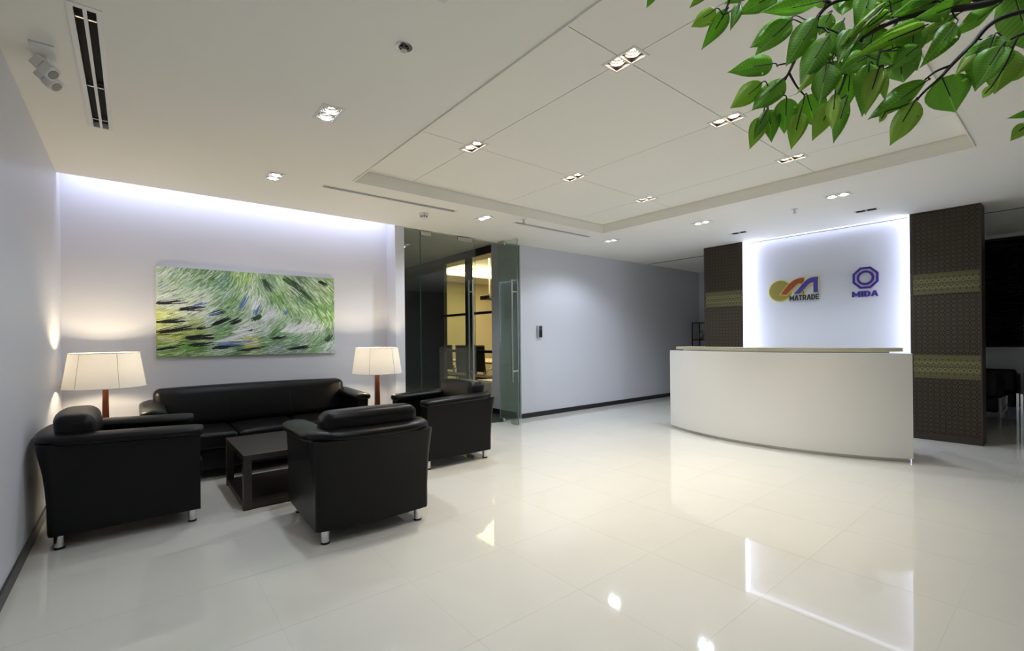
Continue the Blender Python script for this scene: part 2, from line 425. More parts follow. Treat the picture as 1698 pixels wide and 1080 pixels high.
skirting('baseboard_pier', PIER0, PIER1 - .002, YC - .012, YC, 0, .075)
skirting('baseboard_corridor', OPEN1 + .002, XE, YC - .012, YC, 0, .075)
skirting('baseboard_inner', 4.838, 4.85, YC + .12, 6.52, 0, .09)
skirting('baseboard_end', XE - .012, XE, 2.6, YC - .012, 0, .075)

# ---------------------------------------------------------------- glass entrance
def pane(name, parent, x0, x1, y0, y1, z0, z1, mat=GLASS):
    o = build(name, box(x0, x1, y0, y1, z0, z1), [mat, GLASSE], parent)
    thin_x = (x1 - x0) < (y1 - y0)
    for p in o.data.polygons:
        n = p.normal
        if (abs(n.x) if thin_x else abs(n.y)) < .5: p.material_index = 1
    return o
def handle(parent, x, y, axis):
    """pair of upright bars either side of a pane with round standoffs"""
    for s in (-1, 1):
        bm = bmesh.new(); off = 0.055 * s
        px, py = (x, y + off) if axis == 'y' else (x + off, y)
        cyl(bm, (px, py, .64), (px, py, 2.17), .0135, n=14)
        for z in (.80, 1.99):
            a = (x, y, z); cyl(bm, (x, y, z), (px, py, z), .011, n=10)
        build('pull_bar', bm, STEEL, parent, smooth='auto')
w1 = struct('window_1'); pane('glass_pane', w1, PIER1, 3.080, YC + .034, YC + .046, .012, H - .004)
w2 = struct('window_2'); pane('glass_pane', w2, 4.445, OPEN1, YC + .034, YC + .046, .012, H - .004)
for w_ in (w1, w2):
    x0, x1 = (PIER1, 3.08) if w_ is w1 else (4.445, OPEN1)
    build('floor_channel', box(x0, x1, YC + .028, YC + .052, 0.0025, .012), STEEL, w_)
d1 = struct('door_1'); pane('glass_pane', d1, 3.086, 3.995, YC + .034, YC + .046, .014, H - .022)
def patch(parent, x0, x1, y0, y1, z0, z1): build('patch_fitting', box(x0, x1, y0, y1, z0, z1, bev=.003, seg=1), STEEL, parent)
patch(d1, 3.09, 3.25, YC + .024, YC + .056, H - .07, H - .012); patch(d1, 3.09, 3.25, YC + .024, YC + .056, .006, .06)
patch(d1, 3.68, 3.93, YC + .01, YC + .033, H - .075, H - .02); handle(d1, 3.915, YC + .04, 'y')
d2 = struct('door_2'); pane('glass_pane', d2, 4.439, 4.451, YC - .415, YC + .034, .014, H - .022)
patch(d2, 4.425, 4.465, YC - .12, YC + .03, H - .07, H - .012); patch(d2, 4.425, 4.465, YC - .07, YC + .02, .002, .055)
patch(d2, 4.427, 4.463, YC - .412, YC - .25, .006, .066); handle(d2, 4.445, YC - .345, 'x')
build('threshold', box(PIER1, OPEN1, YC - .012, YC + .002, 0.0, .004), STEEL, fl)

# ---------------------------------------------------------------- meeting room glazing
gz = struct('window_3')
X0, X1 = 4.915, 4.955
def fr(y0, y1, z0, z1): build('frame_bar', box(X0, X1, y0, y1, z0, z1), DARKFR, gz)
fr(6.52, 6.57, 0, HI); fr(7.25, 7.45, 0, HI - .12); fr(8.24, 8.30, 0, HI); fr(6.57, 8.24, HI - .14, HI)
for a, b in ((6.57, 7.25), (7.45, 8.24)):
    fr(a, b, 1.74, 1.785); fr(a, b, 1.035, 1.085); fr(a, b, 0.0, .09)
    for z0, z1 in ((.09, 1.035), (1.085, 1.74), (1.785, HI - .14)):
        pane('glass_pane', gz, 4.931, 4.939, a, b, z0, z1, GLASS2)
# cove tray of the meeting room
bm = bmesh.new(); tx0, tx1, ty0, ty1 = 5.7, 8.6, 7.6, 10.4
bx(bm, tx0 - .25, tx1 + .25, ty0 - .25, ty1 + .25, HI + .30, HI + .33)
for a in ((tx0 - .28, tx0 - .25, ty0 - .25, ty1 + .25), (tx1 + .25, tx1 + .28, ty0 - .25, ty1 + .25), (tx0 - .25, tx1 + .25, ty0 - .28, ty0 - .25), (tx0 - .25, tx1 + .25, ty1 + .25, ty1 + .28)):
    bx(bm, *a, HI + .03, HI + .33)
build('meeting_tray', bm, CEIL, ce)
cl = thing('cove_light', 'warm glowing cove strip around the ceiling tray of the meeting room', 'light', ((tx0 + tx1) / 2, (ty0 + ty1) / 2, HI + .03))
lx, ly = (tx1 - tx0) / 2, (ty1 - ty0) / 2
for a in ((-lx - .2, -lx - .16, -ly, ly), (lx + .16, lx + .2, -ly, ly), (-lx, lx, -ly - .2, -ly - .16), (-lx, lx, ly + .16, ly + .2)):
    build('light_strip', box(*a, .002, .12), E_MEET, cl)
light('cove_area_light', 'AREA', (0, 0, .22), P_MEET, (1.0, .83, .50), cl, shape='RECTANGLE', size=2.6, size_y=2.5)  # added fill light floating in the tray, apart from the cove strips

# ---------------------------------------------------------------- patterned columns and sign panel
for nm, y0, y1, lab in (('left', 3.456, 4.105, 'tall brown column with gold woven pattern, left of the backlit white panel'), ('right', 0.757, 1.393, 'tall brown column with gold woven pattern, right of the backlit white panel')):
    t = thing('column', lab, 'column', (0, 0, 0))
    build('core', box(XS + .012, XS + .30, y0, y1, 0, H - .002), DKWOOD, t)
    build('plinth', box(XS, XS + .012, y0, y1, 0.002, .085), DKWOOD, t)
    for z0, z1 in ((.089, 1.044), (1.049, 1.776), (1.781, H - .003)):
        build('woven_panel', box(XS, XS + .012, y0 + .012, y1 - .03, z0, z1), SONGKET, t)
        build('edge_strip', box(XS - .001, XS + .012, y1 - .029, y1, z0, z1), DKWOOD, t); build('edge_strip', box(XS - .001, XS + .012, y0, y0 + .0115, z0, z1), DKWOOD, t)
XPAN = XS + .16
sp_ = thing('sign_panel', 'glossy white panel with two logos glowing at its edges behind the reception desk', 'panel', (XPAN, 2.42, 0))
build('glass_face', box(0, .012, 1.3985 - 2.42, 3.4505 - 2.42, .02, H - .01), GLOSSW, sp_)
build('backing', box(.06, .135, 1.394 - 2.42, 3.455 - 2.42, 0, H - .002), WHITEP, sp_)
for y, nm, rot in ((3.4525, 'left', 1), (1.3965, 'right', -1)):
    t = thing('led_strip', 'upright blue-white strip light at the %s edge of the white sign panel' % nm, 'light', (XS + .055, y, 0))
    build('diffuser', box(-.05, .104, -.003, .003, .05, H - .01), E_LED, t)
    light('strip_glow', 'AREA', (0, -rot * .006, H / 2), P_SIGN * (1 if rot > 0 else .6), LEDC, t, shape='RECTANGLE', size=.07, size_y=H - .1, rot=(rot * PI / 2, 0, 0))
t = thing('led_strip', 'thin blue-white strip light along the ceiling above the white sign panel', 'light', (XS + .11, 2.424, H))
build('diffuser', box(-.03, .03, -1.02, 1.02, -.006, -.001), emat('dim_blue_white_led', LEDC, 1.6), t)
light('strip_glow', 'AREA', (0, 0, -.012), P_SIGN * .2, LEDC, t, shape='RECTANGLE', size=.05, size_y=2.0)

# ---------------------------------------------------------------- logos on the panel
def flat_poly(bm, pts, t=.012):
    vs = [bm.verts.new((0, y, z)) for y, z in pts]; f = bm.faces.new(vs)
    r = bmesh.ops.extrude_face_region(bm, geom=[f]); bmesh.ops.translate(bm, verts=[v for v in r['geom'] if isinstance(v, bmesh.types.BMVert)], vec=(-t, 0, 0))
def ringpoly(bm, outer, inner, t=.012):
    n = len(outer); A = [[bm.verts.new((x, y, z)) for y, z in L] for L in (outer, inner) for x in (0, -t)]
    oo, of, io, if_ = A
    for k in range(n):
        j = (k + 1) % n
        bm.faces.new((of[k], of[j], if_[j], if_[k])); bm.faces.new((oo[k], io[k], io[j], oo[j])); bm.faces.new((oo[k], oo[j], of[j], of[k])); bm.faces.new((io[k], if_[k], if_[j], io[j]))
def circ(cy, cz, r, n=48, ph=0): return [(cy + r * math.cos(2 * PI * k / n + ph), cz + r * math.sin(2 * PI * k / n + ph)) for k in range(n)]
def strip_pts(path, wd):
    L, Rr = [], []
    for i, (a, b) in enumerate(path):
        p, q = path[max(0, i - 1)], path[min(len(path) - 1, i + 1)]
        dx, dy = q[0] - p[0], q[1] - p[1]; l = math.hypot(dx, dy)
        L.append((a - dy / l * wd / 2, b + dx / l * wd / 2)); Rr.append((a + dy / l * wd / 2, b - dx / l * wd / 2))
    return L + Rr[::-1]
def letter_outlines(k):
    """outer outline and hole of a block capital in a unit box, k = stroke width; D, R and A close round their hole through a slit"""
    t = k; h = k * .62
    D_out = [(0, 0), (.5, 0)] + [(.5 + .5 * math.sin(a), .5 - .5 * math.cos(a)) for a in [PI * q / 12 for q in range(1, 12)]] + [(.5, 1), (0, 1)]
    D_in = [(t, h), (.48, h)] + [(.48 + (.5 - t) * math.sin(a), .5 - (.5 - h) * math.cos(a)) for a in [PI * q / 12 for q in range(1, 12)]] + [(.48, 1 - h), (t, 1 - h)]
    R_in = [(t, .5), (.52, .5), (.64, .56), (1 - t, .69), (.64, 1 - h - .02), (.52, 1 - h), (t, 1 - h)]
    R_out = [(0, 0), (t, 0), (t, .36), (.42, .36), (.72, 0), (1.04, 0), (.72, .39), (.9, .47), (.98, .66), (.93, .87), (.76, .98), (.55, 1), (0, 1)]
    A_in = [(.5 - .13, .36), (.5 + .13, .36), (.5, .74)]
    A_out = [(-.04, 0), (t * .95 - .04, 0), (.285, .2), (.715, .2), (1.04 - t * .95, 0), (1.04, 0), (.5 + t * .55, 1), (.5 - t * .55, 1)]
    return {'M': ([(0, 0), (t * .8, 0), (t * .8, .62), (.5, .12), (1 - t * .8, .62), (1 - t * .8, 0), (1, 0), (1, 1), (.80, 1), (.5, .50), (.20, 1), (0, 1)], None),
            'T': ([(.5 - t / 2, 0), (.5 + t / 2, 0), (.5 + t / 2, 1 - h), (1, 1 - h), (1, 1), (0, 1), (0, 1 - h), (.5 - t / 2, 1 - h)], None),
            'I': ([(0, 0), (1, 0), (1, 1), (0, 1)], None),
            'E': ([(0, 0), (1, 0), (1, h), (t, h), (t, .5 - h * .45), (.9, .5 - h * .45), (.9, .5 + h * .45), (t, .5 + h * .45), (t, 1 - h), (1, 1 - h), (1, 1), (0, 1)], None),
            'D': (D_out, D_in), 'R': (R_out, R_in), 'A': (A_out, A_in)}
def letters(text, parent, mat, width, height, loc, k=.3, wide=None, gap=.1, depth=.012):
    """each letter its own part; local -Y is to the viewer's right on the panel"""
    wide = wide or {}
    ws = [wide.get(c, 1.0) for c in text]; u = width / (sum(ws) + gap * (len(text) - 1)); x = 0
    for c, w_ in zip(text, ws):
        out, hole = letter_outlines(k if c != 'I' else 1)[c]
        f = lambda p: (loc[1] - (x + p[0] * w_) * u, loc[2] + p[1] * height)
        poly = [f(p) for p in out]
        bm = bmesh.new()
        if hole is None: flat_poly(bm, poly, depth)
        else:
            inner = [f(p) for p in hole]
            import mathutils.geometry as mg
            tris = mg.tessellate_polygon([[Vector((0, a, b)) for a, b in poly], [Vector((0, a, b)) for a, b in inner]])
            allp = poly + inner; vs = [bm.verts.new((0, a, b)) for a, b in allp]
            for t_ in tris:
                try: bm.faces.new([vs[q] for q in t_])
                except ValueError: pass
            r = bmesh.ops.extrude_face_region(bm, geom=bm.faces[:]); bmesh.ops.translate(bm, verts=[v for v in r['geom'] if isinstance(v, bmesh.types.BMVert)], vec=(-depth, 0, 0))
        build('letter', bm, mat, parent, loc=(loc[0], 0, 0)); x += w_ + gap
PURPLE = pmat('purple_acrylic', (0.035, 0.008, 0.22), .3); OLIVE = pmat('gold_acrylic', (0.26, 0.22, 0.045), .35); YEL = pmat('yellow_acrylic_rim', (0.62, 0.58, 0.06), .35)
REDA = pmat('rust_red_acrylic', (0.30, 0.045, 0.02), .35); BLUA = pmat('blue_acrylic', (0.045, 0.03, 0.32), .35); BLKA = pmat('black_acrylic', (.006, .006, .007), .35)
XF = XPAN - .004
lg = thing('logo_sign', 'gold disc logo with red and blue arches above black capital letters', 'sign', (XF, 2.77, 1.80))
def L1(px, py):                                   # local (y,z) on the panel from a pixel of the photograph, baked to metres
    d = ray(px, py); tt = XF / d.x; p = Vector((0, 0, HC)) + d * tt; return (p.y - 2.77, p.z - 1.80)
def zc(px, py): return (1260 + px / 7.718, 430 + py / 7.718)
c0 = L1(*zc(262, 408)); rr = abs(L1(*zc(120, 408))[0] - L1(*zc(395, 408))[0]) / 2
bm = bmesh.new(); flat_poly(bm, circ(c0[0], c0[1], rr), .012); build('disc', bm, OLIVE, lg)
bm = bmesh.new(); ringpoly(bm, circ(c0[0], c0[1], rr + .012), circ(c0[0], c0[1], rr + .0005), .010); build('disc_rim', bm, YEL, lg)
def poly_part(name, zpts, mat, t, x=0.0):
    bm = bmesh.new(); flat_poly(bm, [L1(*zc(*p)) for p in zpts], t); build(name, bm, mat, lg, loc=(x, 0, 0))
red = [(275, 455), (330, 380), (380, 320), (430, 280), (480, 255), (530, 243), (572, 240), (572, 440), (535, 440), (530, 305), (490, 320), (440, 365), (395, 410), (350, 458)]
blue = [(450, 445), (500, 385), (555, 320), (605, 270), (650, 243), (700, 230), (755, 226), (755, 422), (700, 426), (695, 295), (650, 312), (600, 360), (560, 405), (525, 443)]
def grow(pts, k):
    out = []; n = len(pts)
    area = sum(pts[i][0] * pts[(i + 1) % n][1] - pts[(i + 1) % n][0] * pts[i][1] for i in range(n))
    s = 1 if area > 0 else -1
    for i in range(n):
        (ax, ay), (bx_, by), (cx, cy) = pts[i - 1], pts[i], pts[(i + 1) % n]
        n1 = Vector((by - ay, -(bx_ - ax))).normalized() * s; n2 = Vector((cy - by, -(cx - bx_))).normalized() * s
        m = (n1 + n2); m = m / max(.5, m.length ** 2 / 2) if m.length > 1e-4 else n1
        out.append((bx_ + m.x * k, by + m.y * k))
    return out
poly_part('arch_rim', grow(red, 10), YEL, .010, -.013); poly_part('arch_rim', grow(blue, 10), YEL, .010, -.026)
poly_part('red_arch', red, REDA, .012, -.014); poly_part('blue_arch', blue, BLUA, .012, -.027)
a, b = L1(*zc(393, 535)), L1(*zc(768, 515)); hgt = abs(L1(*zc(580, 460))[1] - L1(*zc(580, 528))[1])
letters('MATRADE', lg, BLKA, a[0] - b[0], hgt, (-.03, a[0], (a[1] + b[1]) / 2), k=.30, wide={'M': 1.25, 'T': .9, 'E': .85, 'A': 1.05}, gap=.14)
lg2 = thing('logo_sign', 'purple octagon and ring logo above four purple capital letters', 'sign', (XF, 1.88, 1.80))
def L2(px, py): p = L1(px, py); return (p[0] + 2.77 - 1.88, p[1])
c1 = L2(*zc(1352, 238)); ro = abs(L2(*zc(1183, 238))[0] - L2(*zc(1515, 238))[0]) / 2
ro /= math.cos(PI / 8)
bm = bmesh.new(); ringpoly(bm, circ(*c1, ro, 8, PI / 8), circ(*c1, ro * .82, 8, PI / 8), .014); build('octagon', bm, PURPLE, lg2)
bm = bmesh.new(); ringpoly(bm, circ(*c1, ro * .62), circ(*c1, ro * .45), .014); build('ring', bm, PURPLE, lg2)
a, b = L2(*zc(1183, 488)), L2(*zc(1515, 470)); hgt = abs(L2(*zc(1350, 405))[1] - L2(*zc(1350, 478))[1])
letters('MIDA', lg2, PURPLE, a[0] - b[0], hgt, (-.001, a[0], (a[1] + b[1]) / 2), k=.34, wide={'M': 1.25, 'I': .34}, gap=.10)

# ---------------------------------------------------------------- reception desk
dk = thing('reception_desk', 'long white reception desk with curved front and gold steel ledge', 'desk', (5.9, 2.45, 0))
# arc through the measured foot line
P0, P1, P2 = Vector((5.994, 3.78)), Vector((5.668, 2.36)), Vector((6.098, 1.108))
def circum(a, b, c):
    ax, ay, bx_, by, cx, cy = *a, *b, *c; d = 2 * (ax * (by - cy) + bx_ * (cy - ay) + cx * (ay - by))
    ux = ((ax * ax + ay * ay) * (by - cy) + (bx_ * bx_ + by * by) * (cy - ay) + (cx * cx + cy * cy) * (ay - by)) / d
    uy = ((ax * ax + ay * ay) * (cx - bx_) + (bx_ * bx_ + by * by) * (ax - cx) + (cx * cx + cy * cy) * (bx_ - ax)) / d
    return Vector((ux, uy))
CC = circum(P0, P1, P2); RD = (P0 - CC).length
A0 = math.atan2(P0.y - CC.y, P0.x - CC.x); A1 = math.atan2(P2.y - CC.y, P2.x - CC.x) % (2 * PI)
def arc_band(r0, r1, z0, z1, a0=None, a1=None, n=48):
    a0 = A0 if a0 is None else a0; a1 = A1 if a1 is None else a1
    secs = []
    for k in range(n + 1):
        a = a0 + (a1 - a0) * k / n; e = Vector((math.cos(a), math.sin(a)))
        q = [CC + e * r0, CC + e * r1]
        secs.append([(q[0].x - 5.9, q[0].y - 2.45, z0), (q[1].x - 5.9, q[1].y - 2.45, z0), (q[1].x - 5.9, q[1].y - 2.45, z1), (q[0].x - 5.9, q[0].y - 2.45, z1)])
    return loft(bmesh.new(), secs)
build('front_panel', arc_band(RD - .06, RD, .035, 1.10), DESKW, dk, smooth='auto')
build('toe_kick', arc_band(RD - .055, RD - .022, 0, .035, A0 + .010, A1 - .012), STEEL, dk, smooth='auto')
build('ledge', arc_band(RD - .30, RD - .07, 1.117, 1.155, A0 + .02, A1 - .02), GOLDST, dk, smooth='auto')
build('ledge_riser', arc_band(RD - .20, RD - .12, 1.0, 1.117, A0 + .06, A1 - .06, 40), STEEL, dk, smooth='auto')
build('worktop', arc_band(RD - .78, RD - .061, .73, .77, A0 + .01, A1 - .01), DESKW, dk, smooth='auto')
for aa, s in ((A0 + .006, 1), (A1 - .006, -1)):
    e = Vector((math.cos(aa), math.sin(aa))); tq = Vector((-e.y, e.x)) * .02
    sec = lambda z: [(CC + e * r + tq * k) for r, k in ((RD - .061, -1), (RD - .061, 1), (RD - .76, 1), (RD - .76, -1))]
    build('side_panel', loft(bmesh.new(), [[(p.x - 5.9, p.y - 2.45, z) for p in sec(0)] for z in (.0, .729)]), DESKW, dk)

# ---------------------------------------------------------------- downlights
def make_downlight(em, blend, power, col, spread, name, label, group, loc, on=True, up=0.0):
    t = thing(name, label, 'light', loc, 0, group)
    bm = plate([(-.069, .069, -.119, .119)], [(-.054, .054, -.103, -.005), (-.054, .054, .005, .103)], -.004, .0015)
    build('trim_frame', bm, WHITEP, t)
    bm = plate([(-.055, .055, -.105, .105)], [(-.0535, .0535, -.1025, -.0055), (-.0535, .0535, .0055, .1025)], .002, .085)
    build('housing', bm, BLACKP if not on else BRONZE, t); build('housing_lid', box(-.055, .055, -.105, .105, .0855, .09), VOID, t)
    for s in (-1, 1):
        y = s * .054
        bm = bmesh.new(); n = 28
        prof = [(.047, .016), (.047, .026), (.040, .030), (.040, .036), (.034, .038), (.030, .046)]
        loft(bm, [[(r * math.cos(2 * PI * k / n), y + r * math.sin(2 * PI * k / n), z - up) for k in range(n)] for r, z in prof], caps=False)
        hd = build('lamp_ring', bm, REFL if on else STEEL, t, smooth='auto')
        bm = bmesh.new(); cyl(bm, (0, y, .046 - up), (0, y, .05 - up), .031 + up * .1, n=24)
        build('lens', bm, em if on else BLACKP, hd)
        if on:
            l = light('spot', 'SPOT', (0, y, .041 - up), power / 2, col, t, spot_size=math.radians(spread), spot_blend=blend, shadow_soft_size=.026)
    return t
lab_c = ['large bright cool double downlight between the round recessed sprinkler and the picture wall', 'cool white double downlight near the glowing picture wall above the sofa', 'cool white double downlight in front of the glass entrance doors', 'cool white double downlight beyond the far corner of the ceiling recess', 'cool white double downlight above the left half of the reception desk', 'cool white double downlight above the right half of the reception desk', 'cool white double downlight glowing at the top edge of the photo', 'added cool white double downlight just above the camera, out of view, brightening the leaves']
protos = {}
for (x, y), lb in zip(DL_COOL, lab_c):
    pw_ = P_COOL_SIDE if x < 2 else P_COOL
    if pw_ not in protos: protos[pw_] = make_downlight(E_COOL, .5, pw_, COOL, 150, 'downlight', lb, 'cool double downlights in the outer ceiling', (x, y, H), up=.022)
    else: dup(protos[pw_], (x, y, H), label=lb)
lab_w = ['warm double downlight in the ceiling recess, nearest and largest of the six', 'warm half-lit double downlight in the ceiling recess just left of the leaves', 'warm double downlight in the ceiling recess directly below the leaf tips', 'warm double downlight in the ceiling recess, leftmost of the far row', 'warm double downlight in the ceiling recess, middle of the far row', 'warm double downlight in the ceiling recess, right end of the far row']
first = None
for (x, y), lb in zip(DL_COF, lab_w):
    if first is None: first = make_downlight(E_WARM, .85, P_COFFER, WARM, 74, 'downlight', lb, 'warm double downlights in the ceiling recess', (x, y, HC2))
    else: dup(first, (x, y, HC2), label=lb)
o1 = make_downlight(None, None, 0, COOL, 60, 'downlight', 'unlit double downlight in the ceiling above the left end of the white sign panel', 'unlit double downlights before the sign panel', (*DL_OFF[0], H), on=False)
dup(o1, (*DL_OFF[1], H), label='unlit double downlight in the ceiling above the right end of the white sign panel')
dup(o1, (9.239, .729, H - .002), label='unlit double downlight in the dark ceiling right of the right column')

# ---------------------------------------------------------------- air slots, sprinklers, detector, spotlight
def make_vent(label, x0, x1, y0, y1, n_bars, along, wide):
    t = thing('ceiling_vent', label, 'vent', ((x0 + x1) / 2, (y0 + y1) / 2, H), 0)
    a, b = (x1 - x0) / 2, (y1 - y0) / 2
    if along == 'y':
        build('frame', plate([(-a - wide, a + wide, -b - .03, b + .012)], [(-a, -a * .18, -b, b), (a * .18, a, -b, b)], -.005, .0), WHITEP, t)
        for yy in (-b * .88, .12 * b, .82 * b):
            for s in (-1, 1): build('blade', box(s * a * .59 - a * .41, s * a * .59 + a * .41, yy, yy + .012, .004, .02), STEEL, t)
    else:
        build('frame', plate([(-a - .01, a + .01, -b - wide, b + wide)], [(-a, a, -b, -b * .2), (-a, a, b * .2, b)], -.003, .0), WHITEP, t)
    build('plenum', box(-a - .006, a + .006, -b - .006, b + .006, .032, .036), VOID, t)
    for s in (-1, 1):
        if along == 'y': build('plenum_side', box(s * (a - .001) - .001, s * (a - .001) + .001, -b, b, .001, .034), VOID, t)
        else: build('plenum_side', box(-a, a, s * (b - .001) - .001, s * (b - .001) + .001, .001, .034), VOID, t)
make_vent('white ceiling air slot with two wide black openings, above the left wall', *VENTS[0], 2, 'y', .022)
make_vent('long thin double air slot in the ceiling left of the smoke detector', *VENTS[1], 2, 'x', .018)
make_vent('long thin double air slot in the ceiling right of the glass doors', *VENTS[2], 2, 'x', .018)
t = thing('sprinkler', 'recessed ceiling sprinkler with dark cup, nearest the camera', 'sprinkler', (1.096, 2.209, H))
def annulus(r0, r1, z0, z1, n=28):
    bm = bmesh.new(); f = lambda r, z: [(r * math.cos(2 * PI * k / n), r * math.sin(2 * PI * k / n), z) for k in range(n)]
    S_ = [f(r0, z0), f(r1, z0), f(r1, z1), f(r0, z1), f(r0, z0)]; loft(bm, S_, caps=False); bmesh.ops.remove_doubles(bm, verts=bm.verts, dist=1e-5); return bm
build('escutcheon', annulus(.027, .043, -.006, 0), CHROME, t, smooth='auto'); bm = bmesh.new(); cyl(bm, (0, 0, .012), (0, 0, .03), .028, n=24); build('cup', bm, BLACKP, t)
bm = bmesh.new(); cyl(bm, (0, 0, -.02), (0, 0, .012), .008, n=12); cyl(bm, (0, 0, -.026), (0, 0, -.02), .017, n=16); build('head', bm, STEEL, t)
for (x, y), lb in (((3.85, 4.48), 'small pendent ceiling sprinkler by the second thin air slot'), ((6.13, 2.185), 'small pendent ceiling sprinkler before the white sign panel')):
    t = thing('sprinkler', lb, 'sprinkler', (x, y, H))
    build('escutcheon', annulus(.012, .036, -.008, 0), WHITEP, t, smooth='auto')
    bm = bmesh.new(); cyl(bm, (0, 0, -.045), (0, 0, 0), .011, n=12); cyl(bm, (0, 0, -.05), (0, 0, -.045), .02, n=16); build('head', bm, STEEL, t)
t = thing('smoke_detector', 'round white smoke detector on the ceiling before the glass entrance', 'detector', (2.72, 5.0, H))
bm = bmesh.new(); cyl(bm, (0, 0, -.02), (0, 0, 0), .056, n=28); build('base', bm, WHITEP, t, smooth='auto')
bm = bmesh.new(); cyl(bm, (0, 0, -.055), (0, 0, -.03), .036, .044, n=28); cyl(bm, (0, 0, -.03), (0, 0, -.02), .05, n=28); build('chamber', bm, WHITEP, t, smooth='auto')
for k in range(10):
    a = 2 * PI * k / 10; bm = box(-.008, .008, -.002, .002, -.046, -.034); bmesh.ops.rotate(bm, verts=bm.verts, matrix=Matrix.Rotation(a + PI / 2, 3, 'Z')); bmesh.ops.translate(bm, verts=bm.verts, vec=(.0405 * math.cos(a), .0405 * math.sin(a), 0)); build('slot', bm, BLACKP, t)
t = thing('spotlight', 'white twin-head ceiling spotlight beside the wide black air slot', 'light', (-.345, 3.43, H))
build('ceiling_plate', box(-.047, .047, -.125, .125, -.012, 0, bev=.003, seg=1), WHITEP, t)
bm = bmesh.new(); cyl(bm, (0, 0, -.07), (0, 0, -.012), .014, n=14); build('stem', bm, WHITEP, t, smooth='auto')
bm = bmesh.new(); cyl(bm, (0, -.07, -.075), (0, .10, -.075), .011, n=12); build('cross_bar', bm, WHITEP, t, smooth='auto')
for yy, dv in ((-.05, Vector((.6, -.35, -.65))), (.09, Vector((.6, -.3, -.68)))):
    dv.normalize(); c_ = Vector((0, yy, -.085)); q_ = dv.to_track_quat('Z', 'Y').to_matrix().to_4x4(); mm_ = Matrix.Translation(c_) @ q_
    def put(bm): bmesh.ops.transform(bm, matrix=mm_, verts=bm.verts); return bm
    h_ = build('lamp_head', put(box(-.030, .030, -.030, .030, -.045, .004, bev=.008)), WHITEP, t, smooth='auto')
    build('lamp_collar', put(box(-.034, .034, -.034, .034, .008, .060, bev=.010)), WHITEP, t, smooth='auto')
    bm = bmesh.new(); cyl(bm, (0, 0, .0605), (0, 0, .0625), .025, n=20); build('lens', put(bm), pmat('dull_lens', (.25, .25, .24), .3) if 'dull_lens' not in bpy.data.materials else bpy.data.materials['dull_lens'], h_)
t = thing('card_reader', 'small silver and black card reader on the white corridor wall', 'device', (5.24, YC, 1.30))
build('body', box(-.05, .05, -.036, 0, 0, .205, bev=.008), STEEL, t, smooth='auto'); build('face_plate', box(-.028, .042, -.040, -.0365, .012, .19), BLACKP, t)
build('screen', box(-.018, .034, -.0415, -.0405, .13, .175), pmat('dim_lcd', (.05, .06, .08), .2), t); build('bell_button', box(.043, .0435 + .007, -.03, -.012, .09, .11), STEEL, t)

# ---------------------------------------------------------------- cove light of the picture wall
t = thing('cove_light', 'hidden blue-white strip light above the picture wall', 'light', (1.09, YC + .02, H))
build('light_strip', box(-1.58, 1.58, -.0, .02, .05, .075), E_COVE, t)
light('cove_area_light', 'AREA', (0, .05, .20), P_COVE, LEDC, t, shape='RECTANGLE', size=3.15, size_y=.06, rot=(math.radians(12), 0, 0))

# ---------------------------------------------------------------- seating
def u_path(W, D, r, bow, n_side=10, n_arc=8, n_back=18, yend=None):
    """points (x, y, nx, ny) from the front left round the back to the front right"""
    pts = []; yf = D / 2 if yend is None else yend
    for k in range(n_side): pts.append((-W / 2, yf + (-D / 2 + r - yf) * k / n_side, -1, 0))
    for k in range(n_arc): a = PI + PI / 2 * k / n_arc; pts.append((-W / 2 + r + r * math.cos(a), -D / 2 + r + r * math.sin(a), math.cos(a), math.sin(a)))
    for k in range(n_back + 1):
        x = -W / 2 + r + (W - 2 * r) * k / n_back; pts.append((x, -D / 2, 0, -1))
    for k in range(1, n_arc + 1): a = 1.5 * PI + PI / 2 * k / n_arc; pts.append((W / 2 - r + r * math.cos(a), -D / 2 + r + r * math.sin(a), math.cos(a), math.sin(a)))
    for k in range(1, n_side + 1): pts.append((W / 2, -D / 2 + r + (yf + D / 2 - r) * k / n_side, 1, 0))
    out = []
    for x, y, nx, ny in pts:
        wgt = max(0, -ny) if abs(ny) > .01 else 0
        out.append((x, y - bow * math.cos(PI * x / W) * min(1, max(0, (D / 2 - y) / D)) ** 4, nx, ny))
    return out
def body_bm(W, D):
    P = u_path(W, D, .03, .03); T = .105; secs = []
    prof = [(.095, 0), (.11, .003), (.25, .004), (.38, .012), (.48, .022), (.56, .036), (.662, .055)]
    for x, y, nx, ny in P:
        fl_ = .25 + .75 * max(0, -ny)
        s = [(x + nx * o * fl_, y + ny * o * fl_, z) for z, o in prof]
        ix, iy = max(-W / 2 + T, min(W / 2 - T, x)), max(-D / 2 + T + .01, y)
        s += [(ix, iy, .662), (ix, iy, .30), (ix, iy, .095)]
        secs.append(s)
    return loft(bmesh.new(), secs)
